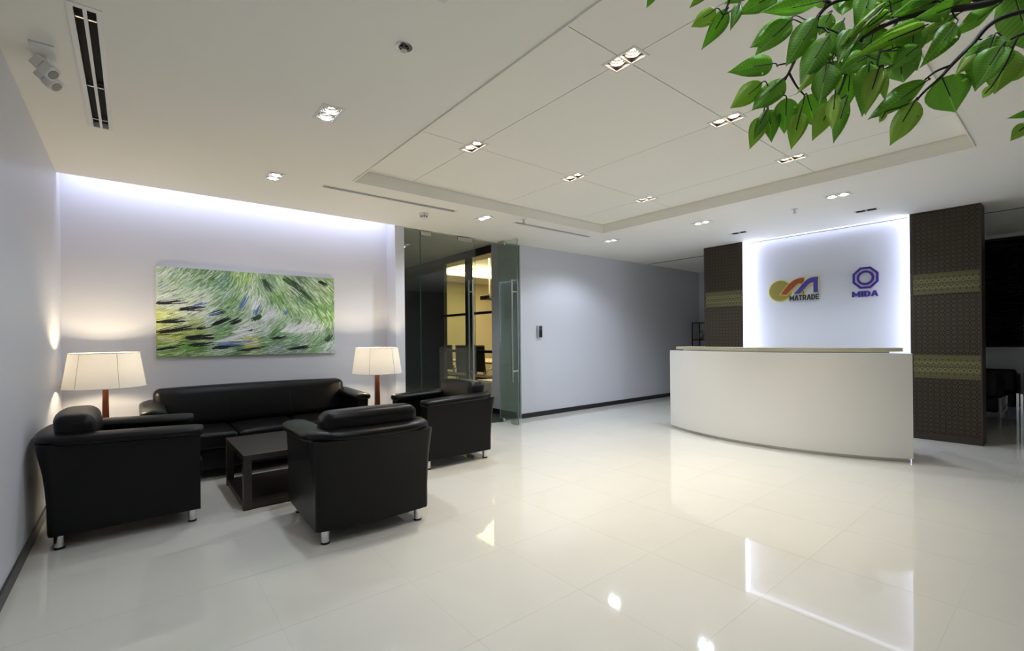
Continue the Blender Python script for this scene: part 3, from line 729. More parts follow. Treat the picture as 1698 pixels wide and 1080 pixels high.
def rim_bm(W, D):
    P = u_path(W, D, .15, .035, n_side=9, n_arc=10, yend=D / 2 - .06); secs = []
    def sec(x, y, nx, ny, sw, sh, z):
        out = []; n = 20; cx, cy = x - nx * .045, y - ny * .045
        for k in range(n):
            a = 2 * PI * k / n; ca, sa = math.cos(a), math.sin(a)
            u = math.copysign(abs(ca) ** .62, ca) * .098 * sw; v = math.copysign(abs(sa) ** .72, sa) * .036 * sh
            out.append((cx + nx * u, cy + ny * u, z + v + .010 * (1 - abs(u) / .098) ))
        return out
    zf = lambda y: .650 + .028 * min(1, max(0, (D / 2 - y) / D))
    cap = [(.085 * math.sin(b), max(.03, (1 - math.sin(b) ** 3.2) ** (1 / 3.2)) if b < PI / 2 - .01 else .03) for b in [PI / 2 * k / 7 for k in range(7, 0, -1)]]
    x, y, nx, ny = P[0]
    for dy, s in cap: secs.append(sec(x, y + dy, nx, ny, s, s ** .6, zf(y + dy)))
    for p in P: secs.append(sec(*p, 1, 1, zf(p[1])))
    x, y, nx, ny = P[-1]
    for dy, s in reversed(cap): secs.append(sec(x, y + dy, nx, ny, s, s ** .6, zf(y + dy)))
    return loft(bmesh.new(), secs)
def cushion(x0, x1, y0, y1, z0, z1, bev, bow=0.0, lean=0.0, W=1.0, puff=0.0):
    bm = bmesh.new(); bx(bm, x0, x1, y0, y1, z0, z1, bev=bev, seg=5)
    # add loops so that it can bow
    for k in range(1, 8):
        xx = x0 + bev + (x1 - x0 - 2 * bev) * k / 8
        bmesh.ops.bisect_plane(bm, geom=bm.verts[:] + bm.edges[:] + bm.faces[:], plane_co=(xx, 0, 0), plane_no=(1, 0, 0))
    for v in bm.verts:
        t = (v.co.z - z0) / (z1 - z0); xm = (v.co.x - (x0 + x1) / 2) / ((x1 - x0) / 2)
        v.co.y += lean * t - bow * math.cos(PI * v.co.x / W)
        v.co.z += puff * (1 - xm * xm) * max(0, t - .5) * 2
    return bm
def make_seat(name, label, group, W, D, n, loc, rz):
    t = thing(name, label, 'armchair' if n == 1 else 'sofa', loc, rz, group)
    build('body', body_bm(W, D), LEATHER, t, smooth='auto')
    build('arm_rim', rim_bm(W, D), LEATHER, t, smooth=True)
    ix = W / 2 - .11; cw = 2 * ix / n
    build('base', box(-ix, ix, -D / 2 + .12, D / 2 - .04, .095, .285, bev=.01), LEATHER, t, smooth='auto')
    for k in range(n):
        x0 = -ix + cw * k + .002; x1 = x0 + cw - .004
        build('seat_cushion', cushion(x0, x1, -D / 2 + .13, D / 2 + .03, .289, .435, .035, puff=.012), LEATHER, t, smooth=True)
    bi = W / 2 - .055; bw = 2 * bi / n
    for k in range(1):
        x0 = -bi; x1 = bi
        build('back_cushion', cushion(x0, x1, -D / 2 + .075, -D / 2 + .285, .44, .825, .066, bow=.03, lean=-.055, W=W, puff=.010), LEATHER, t, smooth=True)
    for k in range(1, n):
        xx = -bi + bw * k; yb_ = -.03 * math.cos(PI * xx / W); yf_ = -D / 2 + .285 + yb_
        bm = bmesh.new(); tube(bm, [(xx, yf_ - .001, .46), (xx, yf_ - .024, .62), (xx, yf_ - .048, .76), (xx, yf_ - .062, .803), (xx, yf_ - .095, .829), (xx, yf_ - .15, .834)], .0025, 5); build('cushion_seam', bm, RUBBER, t, smooth=True)
    for sx in (-1, 1):
        for sy in (-1, 1):
            bm = bmesh.new(); cyl(bm, (sx * (W / 2 - .065), sy * (D / 2 - .045), .014), (sx * (W / 2 - .065), sy * (D / 2 - .045), .0945), .026, n=20)
            lgp = build('leg', bm, CHROME, t, smooth='auto')
            bm = bmesh.new(); cyl(bm, (sx * (W / 2 - .065), sy * (D / 2 - .045), 0), (sx * (W / 2 - .065), sy * (D / 2 - .045), .014), .027, n=20); build('foot_pad', bm, RUBBER, lgp)
    return t
ch = make_seat('armchair', 'black leather armchair with its side to the left wall, farthest left', 'black leather armchairs', .765, .78, 1, (-.02, 4.385, 0), -PI / 2)
dup(ch, (1.270, 3.385, 0), math.radians(-2.2), 'black leather armchair seen from behind, in front of the coffee table')
dup(ch, (2.615, 4.448, 0), PI / 2, 'black leather armchair before the glass entrance, right of the sofa')
make_seat('sofa', 'black leather three-seat sofa below the green painting', None, 1.95, .80, 3, (1.07, 5.515, 0), PI)

# ---------------------------------------------------------------- coffee table
t = thing('coffee_table', 'low dark wood coffee table with open sides and bottom shelf', 'table', (1.10, 4.465, 0))
a, b = .455, .435
build('tabletop', box(-a, a, -b, b, .375, .42, bev=.002, seg=1), WENGE, t)
for sx in (-1, 1):
    for sy in (-1, 1): build('leg', box(min(sx * a, sx * (a - .055)), max(sx * a, sx * (a - .055)), min(sy * b, sy * (b - .055)), max(sy * b, sy * (b - .055)), 0, .3745), WENGE, t)
build('shelf', box(-a + .004, a - .004, -b + .004, b - .004, .012, .052), WENGE, t)

# ---------------------------------------------------------------- floor lamps
def make_lamp(label, loc):
    t = thing('floor_lamp', label, 'lamp', loc, 0, 'white-shaded floor lamps beside the sofa')
    build('base', box(-.13, .13, -.13, .13, 0, .025, bev=.004, seg=1), REDWOOD, t)
    bm = bmesh.new(); loft(bm, [[(-s, -s, z), (s, -s, z), (s, s, z), (-s, s, z)] for s, z in ((.033, .025), (.018, 1.0))]); build('pole', bm, REDWOOD, t)
    n = 48; rb, rt, z0, z1 = .288, .243, .893, 1.196
    def f(r, z):
        out = []
        for k in range(n):
            a = 2 * PI * k / n + .35; q = 1 + .012 * math.cos(6 * a - 6 * .35 + PI)
            out.append((r * q * math.cos(a), r * q * math.sin(a), z))
        return out
    bm = bmesh.new(); loft(bm, [f(rb, z0), f((rb * 2 + rt) / 3, z0 * 2 / 3 + z1 / 3), f((rb + rt * 2) / 3, z0 / 3 + z1 * 2 / 3), f(rt, z1)], caps=False)
    sh = build('lamp_shade', bm, SHADE, t, smooth=True)
    for r, z in ((rb, z0), (rt, z1)):
        bm = bmesh.new(); pts = f(r + .001, z); tube(bm, pts + [pts[0]], .0035, 6); build('shade_hem', bm, SHADE, sh, smooth=True)
    for k in range(6):
        a = 2 * PI * k / 6 + .35 + .52; bm = bmesh.new(); q = 1.0125
        tube(bm, [((rb * q + .0005) * math.cos(a), (rb * q + .0005) * math.sin(a), z0), ((rt * q + .0005) * math.cos(a), (rt * q + .0005) * math.sin(a), z1)], .0018, 5); build('shade_seam', bm, pmat('seam_grey', (.45, .44, .44), .8) if k == 0 and 'seam_grey' not in bpy.data.materials else bpy.data.materials['seam_grey'], sh)
    for k in range(3):
        a = 2 * PI * k / 3; bm = bmesh.new(); tube(bm, [(0, 0, 1.0), (rt * .99 * math.cos(a), rt * .99 * math.sin(a), 1.185)], .003, 5); build('spider', bm, STEEL, t)
    bm = bmesh.new(); bmesh.ops.create_uvsphere(bm, u_segments=16, v_segments=10, radius=.032, matrix=Matrix.Translation((0, 0, 1.055))); bx(bm, -.014, .014, -.014, .014, 1.0, 1.03)
    build('bulb', bm, E_BULB, t, smooth=True)
    light('lamp_glow', 'POINT', (0, 0, 1.055), P_LAMP, LAMPC, t, shadow_soft_size=.045)
    return t
lamp = make_lamp('lit floor lamp with white shade in the left corner behind the left armchair', (-.19, 5.52, 0))
dup(lamp, (2.27, 5.36, 0), label='lit floor lamp with white shade right of the sofa by the pier')

# ---------------------------------------------------------------- painting
def paint_canvas(NW=560, NH=292):
    rng = np.random.default_rng(11)
    F_ = [(.1, .9, 50), (.25, .8, 42), (.05, .7, 32), (.3, .65, 45), (.45, .95, 80), (.45, .7, 66), (.5, .5, 62), (.6, .85, -55), (.75, .85, -42), (.9, .8, -42), (.8, .6, -50), (.92, .5, -58), (.7, .6, -58), (.63, .72, -62),
          (.9, .3, 62), (.85, .38, 48), (.97, .25, 82), (.75, .35, 55), (.65, .35, 45), (.6, .5, 62), (.1, .55, 20), (.2, .45, 25), (.3, .5, 36), (.4, .4, 30), (.1, .3, 11), (.05, .15, 10), (.3, .2, 8), (.5, .25, 16), (.5, .1, 6), (.7, .15, 6), (.9, .1, 16), (.95, .15, 45), (.2, .05, 8)]
    FA = np.array(F_)
    def ang(u, v):
        d2 = ((FA[:, 0] - u) * 1.9) ** 2 + (FA[:, 1] - v) ** 2 + .004; w_ = d2 ** -1.6; a = np.radians(FA[:, 2]) * 2
        return .5 * math.atan2((w_ * np.sin(a)).sum(), (w_ * np.cos(a)).sum())
    C_ = [(.03, .95, (205, 222, 205)), (.12, .85, (150, 185, 140)), (.22, .9, (95, 140, 85)), (.3, .82, (85, 130, 90)), (.1, .72, (190, 212, 180)), (.2, .66, (200, 218, 195)), (.33, .68, (130, 165, 125)), (.36, .6, (120, 165, 95)), (.05, .6, (215, 225, 215)), (.15, .55, (225, 228, 218)),
          (.45, .93, (150, 190, 90)), (.5, .8, (185, 212, 165)), (.5, .6, (205, 222, 205)), (.57, .85, (120, 150, 120)), (.62, .75, (110, 160, 70)), (.68, .9, (165, 195, 140)), (.74, .88, (70, 95, 70)), (.8, .75, (75, 110, 70)), (.86, .85, (150, 180, 135)), (.95, .8, (120, 160, 95)), (.9, .6, (85, 140, 60)), (.95, .45, (100, 160, 60)), (.78, .6, (130, 175, 115)), (.7, .55, (150, 195, 125)),
          (.75, .45, (95, 150, 65)), (.6, .45, (215, 228, 220)), (.65, .38, (160, 200, 140)), (.8, .33, (235, 238, 235)), (.72, .3, (225, 232, 225)), (.88, .3, (215, 225, 215)), (.93, .2, (120, 165, 110)), (.98, .3, (90, 130, 90)), (.55, .28, (205, 220, 205)), (.45, .27, (230, 236, 230)),
          (.03, .45, (195, 205, 105)), (.06, .24, (190, 198, 62)), (.16, .3, (178, 190, 82)), (.1, .38, (200, 215, 170)), (.25, .38, (215, 225, 205)), (.3, .32, (100, 150, 90)), (.3, .25, (120, 165, 90)), (.05, .05, (110, 150, 60)), (.15, .1, (90, 140, 50)), (.3, .15, (150, 180, 150)), (.4, .12, (70, 110, 60)), (.45, .17, (210, 200, 90)), (.55, .15, (90, 140, 70)), (.6, .22, (80, 130, 70)), (.7, .2, (120, 165, 110)), (.7, .08, (85, 120, 90)), (.85, .12, (110, 155, 90)), (.6, .05, (120, 140, 140)), (.95, .08, (205, 220, 210))]
    CU = np.array([(c[0], c[1]) for c in C_]); CR = np.array([c[2] for c in C_], float)
    def colr(u, v):
        d2 = ((CU[:, 0] - u) * 1.9) ** 2 + (CU[:, 1] - v) ** 2 + .0012; w_ = d2 ** -2.2
        return (w_[:, None] * CR).sum(0) / w_.sum()
    img = np.zeros((NH, NW, 3))
    for j in range(0, NH, 4):
        for i in range(0, NW, 4): img[j:j + 4, i:i + 4] = colr(i / NW, j / NH)
    def stroke(u, v, L, wd, col, alpha=.85, a0=None, taper=True):
        x, y = u * NW, v * NH
        step = .8; n = int(L * NW / step); a = ang(u, v) if a0 is None else a0; prev = a
        off = rng.normal(size=max(3, int(wd) + 2)) * 16
        for k in range(n):
            if k % 6 == 0 and a0 is None:
                a = ang(x / NW, y / NH)
                while a - prev > PI / 2: a -= PI
                while a - prev < -PI / 2: a += PI
                prev = a
            x += math.cos(a) * step; y += math.sin(a) * step
            hw_ = wd * .5 * (math.sin(PI * (k + 1) / (n + 1)) ** .5 if taper else 1)
            px_, py_ = -math.sin(a), math.cos(a)
            s = -hw_
            while s <= hw_:
                ii, jj = int(x + px_ * s), int(y + py_ * s)
                if 0 <= ii < NW and 0 <= jj < NH:
                    c_ = col + off[int((s + hw_)) % len(off)]
                    img[jj, ii] = img[jj, ii] * (1 - alpha) + c_ * alpha
                s += .7
    for k in range(8500):
        u, v = rng.random(), rng.random(); c_ = colr(u, v)
        r_ = rng.random()
        if r_ < .12: c_ = c_ * .45 + np.array((30, 60, 25)) * .5
        elif r_ < .40: c_ = c_ * .35 + np.array((238, 242, 238)) * .65
        elif r_ < .44: c_ = c_ * .4 + np.array((120, 145, 190)) * .6
        elif r_ < .56: c_ = c_ * .45 + np.array((120, 165, 85)) * .55
        else: c_ = c_ + rng.normal() * 16
        stroke(u, v, .015 + rng.random() * .055, .7 + rng.random() * 2.2, c_, .75)
    img = img * .86 + np.array((228, 236, 226)) * .14
    def seg(u0, v0, u1, v1, wd, col, m=5):
        for q in range(m * 3):
            j = rng.normal(size=2) * (.008, wd * .0016)
            a = math.atan2((v1 - v0) * NH, (u1 - u0) * NW); L = math.hypot((u1 - u0) * NW, (v1 - v0) * NH) / NW
            stroke(u0 + j[0], v0 + j[1], L * (.35 + .65 * rng.random()), wd * (.2 + .5 * rng.random()), np.array(col, float), .8, a + rng.normal() * .06)
    K = (26, 28, 32)
    for s in ((.0, .59, .15, .64, 4), (.11, .53, .25, .575, 4), (.27, .48, .35, .535, 5), (.27, .36, .39, .49, 5), (.37, .38, .43, .44, 6), (0, .38, .16, .41, 4), (0, .27, .23, .35, 5), (.14, .21, .30, .235, 6), (0, .08, .13, .135, 4), (.16, .13, .29, .16, 5), (.28, .09, .41, .12, 5), (.41, .05, .6, .11, 3), (.43, .27, .5, .31, 3), (.6, .2, .7, .22, 3), (.2, .31, .26, .34, 3), (.9, .95, .96, .88, 4), (.7, .06, .85, .09, 3)):
        seg(*s, K)
    for s in ((.68, .97, .8, .78, 7), (.78, .82, .86, .68, 6), (.72, .93, .76, .84, 6), (.55, .93, .6, .75, 4), (.5, .43, .54, .5, 7), (.95, .15, .98, .26, 6)): seg(*s, (55, 85, 58), 6)
    for s in ((.42, .56, .46, .72, 4), (.5, .48, .53, .64, 4), (.18, .57, .24, .62, 3), (.26, .47, .33, .51, 3), (.44, .16, .5, .18, 3), (.3, .13, .45, .15, 3), (.68, .5, .7, .56, 3)): seg(*s, (105, 130, 195), 4)
    for s in ((.74, .27, .86, .4, 3), (.8, .27, .9, .38, 3), (.7, .28, .8, .39, 3), (.66, .28, .73, .37, 3), (.55, .43, .61, .55, 3), (.58, .44, .63, .54, 3), (.35, .2, .55, .32, 4), (.38, .27, .5, .33, 4), (.3, .17, .45, .21, 3), (.82, .28, .88, .33, 3), (.49, .55, .52, .68, 3)): seg(*s, (240, 243, 242), 7)
    img = np.clip(img, 0, 255) / 255.0
    lin = np.where(img <= .04045, img / 12.92, ((img + .055) / 1.055) ** 2.4)
    return lin, NW, NH
pt = thing('painting', 'wide green and white abstract wave painting on the wall above the sofa', 'painting', (1.083, YR - .004, 1.60))
pw, ph, pd = .895, .468, .03
build('canvas', box(-pw, pw, -pd, 0, -ph, ph), pmat('canvas_edge', (.5, .52, .48), .8), pt)
lin, NW, NH = paint_canvas()
X_, Z_ = np.meshgrid(np.linspace(-pw, pw, NW + 1), np.linspace(-ph, ph, NH + 1))
co = np.stack([X_.ravel(), np.full(X_.size, -pd - .001), Z_.ravel()], 1)
idx = np.arange((NW + 1) * (NH + 1)).reshape(NH + 1, NW + 1)
q = np.stack([idx[:-1, :-1], idx[:-1, 1:], idx[1:, 1:], idx[1:, :-1]], -1).reshape(-1, 4)
me = bpy.data.meshes.new('painted_surface'); me.from_pydata(co.tolist(), [], q.tolist())
ca = me.attributes.new('paint', 'FLOAT_COLOR', 'FACE'); ca.data.foreach_set('color', np.concatenate([lin.reshape(-1, 3), np.ones((NW * NH, 1))], 1).ravel())
m_, nt_, b_ = newmat('acrylic_paint'); at_ = nt_.nodes.new('ShaderNodeAttribute'); at_.attribute_name = 'paint'
nt_.links.new(at_.outputs['Color'], b_.inputs['Base Color']); b_.inputs['Roughness'].default_value = .5; b_.inputs['Specular IOR Level'].default_value = .3
me.materials.append(m_); o = bpy.data.objects.new('painted_surface', me); link(o); o.parent = pt

# ---------------------------------------------------------------- meeting room furniture
t = thing('meeting_table', 'long pale meeting table behind the black framed glazing', 'table', (6.9, 9.4, 0))
build('tabletop', box(-.65, .65, -1.5, 1.5, .72, .76, bev=.004, seg=1), pmat('pale_laminate', (.55, .48, .34), .35), t)
for yy in (-1.0, 1.0): build('leg', box(-.3, .3, yy - .04, yy + .04, .0025, .7195), DARKFR, t)
def office_chair(label, loc, rz):
    t = thing('office_chair', label, 'chair', loc, rz, 'mesh office chairs around the meeting table')
    build('seat', box(-.24, .24, -.22, .25, .44, .49, bev=.02, seg=3), MESHB, t, smooth='auto')
    bm = bmesh.new(); bx(bm, -.22, .22, -.27, -.245, .60, 1.14, bev=.012, seg=2); build('backrest', bm, MESHB, t, smooth='auto')
    bm = bmesh.new(); tube(bm, [(-.23, -.23, .56), (-.235, -.262, .75), (-.225, -.275, 1.15), (.225, -.275, 1.15), (.235, -.262, .75), (.23, -.23, .56)], .011, 8); build('back_frame', bm, BLACKP, t, smooth='auto')
    for s in (-1, 1):
        bm = bmesh.new(); tube(bm, [(s * .22, .12, .46), (s * .29, .12, .48), (s * .295, .10, .68), (s * .295, -.16, .68), (s * .27, -.24, .62)], .012, 8); build('armrest', bm, CHROME, t, smooth='auto')
    bm = bmesh.new(); cyl(bm, (0, 0, .10), (0, 0, .44), .028, n=14); build('column', bm, CHROME, t, smooth='auto')
    for k in range(5):
        a = 2 * PI * k / 5; bm = bmesh.new(); tube(bm, [(0, 0, .11), (.28 * math.cos(a), .28 * math.sin(a), .07)], .018, 8, .012); lg_ = build('base_arm', bm, CHROME, t, smooth='auto')
        bm = bmesh.new(); cyl(bm, (.28 * math.cos(a) - .02, .28 * math.sin(a), .032), (.28 * math.cos(a) + .02, .28 * math.sin(a), .032), .029, n=14); build('caster', bm, BLACKP, lg_)
    return t
oc = office_chair('black mesh office chair behind the near pane of the glazing', (5.85, 8.0, .003), -PI / 2)
for x, y, rz, lb in ((5.85, 8.62, -PI / 2, 'black mesh office chair second from the near end of the table, this side'), (5.85, 9.24, -PI / 2, 'black mesh office chair third along this side of the meeting table'), (5.85, 9.86, -PI / 2, 'black mesh office chair fourth along this side of the meeting table'), (5.85, 10.5, -PI / 2, 'black mesh office chair at the far end of this side of the table'),
                     (7.95, 8.6, PI / 2, 'black mesh office chair across the table, nearest of that side'), (7.95, 9.4, PI / 2, 'black mesh office chair across the table, second of that side'), (7.95, 10.2, PI / 2, 'black mesh office chair across the table, third of that side')):
    dup(oc, (x, y, .003), rz, lb)
t = thing('pedestal_cabinet', 'low white cabinet just inside the meeting room glazing', 'cabinet', (5.22, 6.9, .003))
build('body', box(-.2, .2, -.12, .35, 0, .50, bev=.02, seg=3), WHITEP, t, smooth='auto'); build('top_lid', box(-.19, .19, -.11, .34, .501, .52, bev=.008), WHITEP, t, smooth='auto')
t = thing('projector', 'black ceiling projector hanging in the meeting room', 'projector', (6.35, 8.62, 2.18))
build('body', box(-.17, .17, -.14, .14, 0, .10, bev=.015), BLACKP, t, smooth='auto'); bm = bmesh.new(); cyl(bm, (-.08, -.165, .05), (-.08, -.12, .05), .035, n=20); build('lens', bm, STEEL, t, smooth='auto')
bm = bmesh.new(); cyl(bm, (0, 0, .10), (0, 0, HI + .298 - 2.18), .018, n=14); build('ceiling_pole', bm, WHITEP, t, smooth='auto'); bm = bmesh.new(); cyl(bm, (0, 0, .101), (0, 0, .14), .05, n=18); build('mount', bm, STEEL, t, smooth='auto')
for x, y, lb in ((3.75, 7.7, 'round lit downlight in the inner lobby ceiling behind the glass doors'), (3.75, 10.0, 'round lit downlight deeper in the inner lobby ceiling')):
    t = thing('downlight', lb, 'light', (x, y, HI)); build('trim_ring', annulus(.05, .075, -.006, 0), WHITEP, t, smooth='auto')
    bm = bmesh.new(); cyl(bm, (0, 0, -.003), (0, 0, 0), .05, n=24); build('lens', bm, emat('lobby_lamp', WARM, 6) if 'lobby_lamp' not in bpy.data.materials else bpy.data.materials['lobby_lamp'], t)
    light('spot', 'SPOT', (0, 0, -.01), 30, WARM, t, spot_size=math.radians(110), spot_blend=.6, shadow_soft_size=.04)

# ---------------------------------------------------------------- dark back office: blinds, chairs; display stand
t = thing('window_blind', 'black horizontal blind covering the window at the far right', 'blind', (XE - .05, .5, 1.09))
build('head_rail', box(-.03, .03, -2.08, 2.08, 1.63, 1.68), BLACKP, t)
bm = bmesh.new(); y0, y1 = -2.08, 2.08
for k in range(54):
    z = .02 + k * .03; v = [bm.verts.new(p) for p in ((-.014, y0, z), (-.014, y1, z), (.012, y1, z + .018), (.012, y0, z + .018), (-.014, y0, z + .002), (-.014, y1, z + .002), (.012, y1, z + .02), (.012, y0, z + .02))]
    for f in ((0, 1, 2, 3), (7, 6, 5, 4), (0, 4, 5, 1), (2, 6, 7, 3), (1, 5, 6, 2), (0, 3, 7, 4)): bm.faces.new([v[i] for i in f])
o = build('slats', bm, BLIND, t); o['kind'] = 'stuff'
build('bottom_rail', box(-.02, .02, -2.08, 2.08, 0, .015), BLACKP, t)
for yy in (-1.4, -.3, .8): bm = bmesh.new(); cyl(bm, (-.018, yy, .01), (-.018, yy, 1.63), .0015, n=6); build('ladder_cord', bm, BLACKP, t)
w4 = struct('window_4'); build('window_pane', box(XE + .04, XE + .05, YB, 2.6, 1.085, 2.77), pmat('night_glass', (.01, .012, .015), .05), w4)
def lounge(label, loc, rz):
    t = thing('lounge_chair', label, 'chair', loc, rz, 'black chairs with chrome frames in the dark office')
    build('seat', box(-.36, .36, -.37, .37, .26, .452, bev=.03, seg=3), LEATHER, t, smooth='auto'); build('backrest', box(-.36, .36, -.38, -.20, .455, .79, bev=.04, seg=3), LEATHER, t, smooth='auto')
    for s in (-1, 1):
        build('arm_pad', box(s * .315 - .045, s * .315 + .045, -.19, .37, .455, .70, bev=.02, seg=2), LEATHER, t, smooth='auto')
        bm = bmesh.new(); x = s * .375
        bx(bm, x - .012, x + .012, -.40, -.375, 0, .46); bx(bm, x - .012, x + .012, .375, .40, 0, .46); bx(bm, x - .012, x + .012, -.375, .375, .435, .46); bx(bm, x - .012, x + .012, -.375, .375, .235, .258)
        build('side_frame', bm, CHROME, t)
    return t
lc = lounge('black cushioned chair with chrome frame just right of the right column', (9.12, 1.09, 0), -PI / 2)
dup(lc, (9.85, .19, 0), -PI / 2, 'black cushioned chair with chrome frame cut off by the right edge of the photo')
dup(lc, (9.94, .985, 0), -PI / 2, 'black cushioned chair with chrome frame, behind the one next to the right column')
t = thing('display_stand', 'slim dark shelf stand at the end of the corridor behind the left column', 'shelf', (10.12, 5.50, 0))
for sx in (-1, 1):
    for sy in (-1, 1): build('post', box(sx * .16 - .008, sx * .16 + .008, sy * .20 - .008, sy * .20 + .008, 0, 1.62), DARKFR, t)
for z in (.08, .62, 1.21, 1.60): build('shelf', box(-.168, .168, -.208, .208, z, z + .02), DARKFR, t)
for y, lb, r in ((5.40, 'small pale vase on the dark shelf stand, nearer one', .05), (5.57, 'small olive vase on the dark shelf stand, farther one', .045)):
    t = thing('vase', lb, 'vase', (10.12, y, 1.2305)); bm = bmesh.new(); n = 20
    loft(bm, [[(rr_ * math.cos(2 * PI * k / n), rr_ * math.sin(2 * PI * k / n), z) for k in range(n)] for rr_, z in ((r * .6, 0), (r, .05), (r * 1.05, .09), (r * .6, .15), (r * .45, .18), (r * .6, .20))]); build('body', bm, pmat('vase_glaze', (.3, .3, .24), .2), t, smooth='auto')
    bm = bmesh.new(); tube(bm, [(r * .6 * math.cos(2 * PI * k / 16), r * .6 * math.sin(2 * PI * k / 16), .203) for k in range(17)], .004, 6); build('lip', bm, STEEL, t, smooth=True)

# ---------------------------------------------------------------- ficus tree at the right of the camera
tree = thing('ficus_tree', 'leafy green ficus branch reaching in at the top right corner', 'plant', (1.02, -.62, 0))
TB = Vector((1.02, -.62, 0))
pot = bmesh.new(); n = 28
loft(pot, [[(r * math.cos(2 * PI * k / n), r * math.sin(2 * PI * k / n), z) for k in range(n)] for r, z in ((.15, 0), (.19, .30), (.20, .34), (.18, .34), (.17, .28))]); build('pot', pot, WHITEP, tree, smooth='auto')
def bez(p, n=14):
    p = [Vector(a) for a in p]
    # catmull-rom through points
    out = []
    for i in range(len(p) - 1):
        a, b, c, d = p[max(0, i - 1)], p[i], p[i + 1], p[min(len(p) - 1, i + 2)]
        for k in range(n):
            s = k / n; out.append(.5 * ((2 * b) + (c - a) * s + (2 * a - 5 * b + 4 * c - d) * s * s + (3 * b - a - 3 * c + d) * s ** 3))
    out.append(p[-1]); return out
BR = []
def branch(pts, r0, r1, nm='branch'):
    q = bez(pts, 8); BR.extend(q); bm = bmesh.new(); tube(bm, [a - TB for a in q], r0, 7, r1); build(nm, bm, TWIG, tree, smooth=True)
Q = lambda px, py, d: at(px, py, d)
hub = Q(1790, -40, .86)
branch([TB + Vector((0, 0, .28)), TB + Vector((.03, .05, 1.0)), TB + Vector((-.02, .08, 1.6)), TB + Vector((.0, .1, 2.25))], .022, .012, 'trunk')
branch([TB + Vector((-.02, .085, 1.55)), hub, Q(1640, 5, .86), Q(1560, 18, .87), Q(1490, 32, .88), Q(1430, 62, .9), Q(1385, 92, .92)], .008, .003)
branch([Q(1640, 5, .86), Q(1540, -18, .9), Q(1440, -8, .93), Q(1378, 6, .95), Q(1345, 45, .96), Q(1318, 100, .97), Q(1305, 126, .97), Q(1285, 152, .98), Q(1268, 176, .98)], .005, .0018)
branch([Q(1378, 6, .95), Q(1300, -30, .96), Q(1230, -35, .98), Q(1206, 10, .99), Q(1198, 30, .99)], .0035, .0016)
branch([Q(1790, 0, .84), Q(1660, 30, .84), Q(1610, 76, .85), Q(1578, 108, .85), Q(1560, 128, .85), Q(1537, 148, .86), Q(1521, 165, .86)], .0045, .0018)
branch([Q(1578, 108, .85), Q(1553, 118, .85), Q(1534, 132, .85)], .0024, .0015)
branch([Q(1430, 62, .9), Q(1418, 100, .9), Q(1404, 122, .9), Q(1395, 145, .9), Q(1388, 160, .9), Q(1380, 176, .9)], .003, .0015)
branch([Q(1309, 122, .97), Q(1321, 143, .97), Q(1334, 158, .97)], .0024, .0014)
branch([Q(1318, 102, .97), Q(1300, 106, .97), Q(1290, 108, .97)], .002, .0014)
branch([Q(1490, 32, .88), Q(1462, 80, .88), Q(1455, 105, .88), Q(1458, 118, .88)], .0026, .0014)
branch([Q(1790, 30, .8), Q(1700, 55, .8), Q(1665, 72, .8), Q(1668, 80, .8)], .003, .0015)
branch([Q(1345, 45, .96), Q(1357, 45, .93), Q(1378, 50, .93), Q(1395, 58, .93)], .002, .0014)

def leaf_mesh(name, flip, fold, droop, rip):
    """unit leaf along +Y, face +Z seen; two layers so that each side keeps its own colour"""
    T_ = [0, .05, .13, .24, .36, .48, .6, .72, .83, .92, 1.0]; W_ = [.0, .42, .74, .95, 1.0, .94, .80, .58, .34, .14, .0]
    K = [-1, -.5, 0, .5, 1]; bm = bmesh.new(); uv = bm.loops.layers.uv.new('UVMap'); lay = []; uvs = {}
    for off in (.004, -.004):
        rows = []
        for ti, wi in zip(T_, W_):
            row = []
            for k in K:
                z = fold * abs(k) * wi * .5 - droop * (ti ** 2) + rip * math.sin(9 * ti + 2 * k) * abs(k) * wi
                v = bm.verts.new((k * wi * .5, ti, z + off)); uvs[v] = (.5 + .5 * k * max(wi, .02), ti); row.append(v)
            rows.append(row)
        lay.append(rows)
    for li, rows in enumerate(lay):
        for i in range(len(rows) - 1):
            for k in range(4):
                vs = (rows[i][k], rows[i][k + 1], rows[i + 1][k + 1], rows[i + 1][k])
                f = bm.faces.new(vs if li == 0 else vs[::-1]); f.material_index = li; f.smooth = True
    for i in range(len(T_) - 1):
        for k in (0, 4):
            a, b = lay[0], lay[1]; vs = (a[i][k], a[i + 1][k], b[i + 1][k], b[i][k])
            f = bm.faces.new(vs if k == 0 else vs[::-1]); f.material_index = 0
    for f in bm.faces:
        for l in f.loops: l[uv].uv = uvs[l.vert]
    me = bpy.data.meshes.new(name); bm.to_mesh(me); bm.free()
    for m in ((LEAFL, LEAFD) if flip else (LEAFD, LEAFL)): me.materials.append(m)
    return me
LM = {k: [leaf_mesh('leaf', k == 'L', f, d, r) for f, d, r in ((.22, .10, .02), (-.18, .06, .03), (.12, .18, .035))] for k in 'DL'}
def A_(x, y): return (1060 + x / 4.153, y / 4.153)
def B_(x, y): return (1380 + x / 4.154, y / 4.154)
LEAVES = []
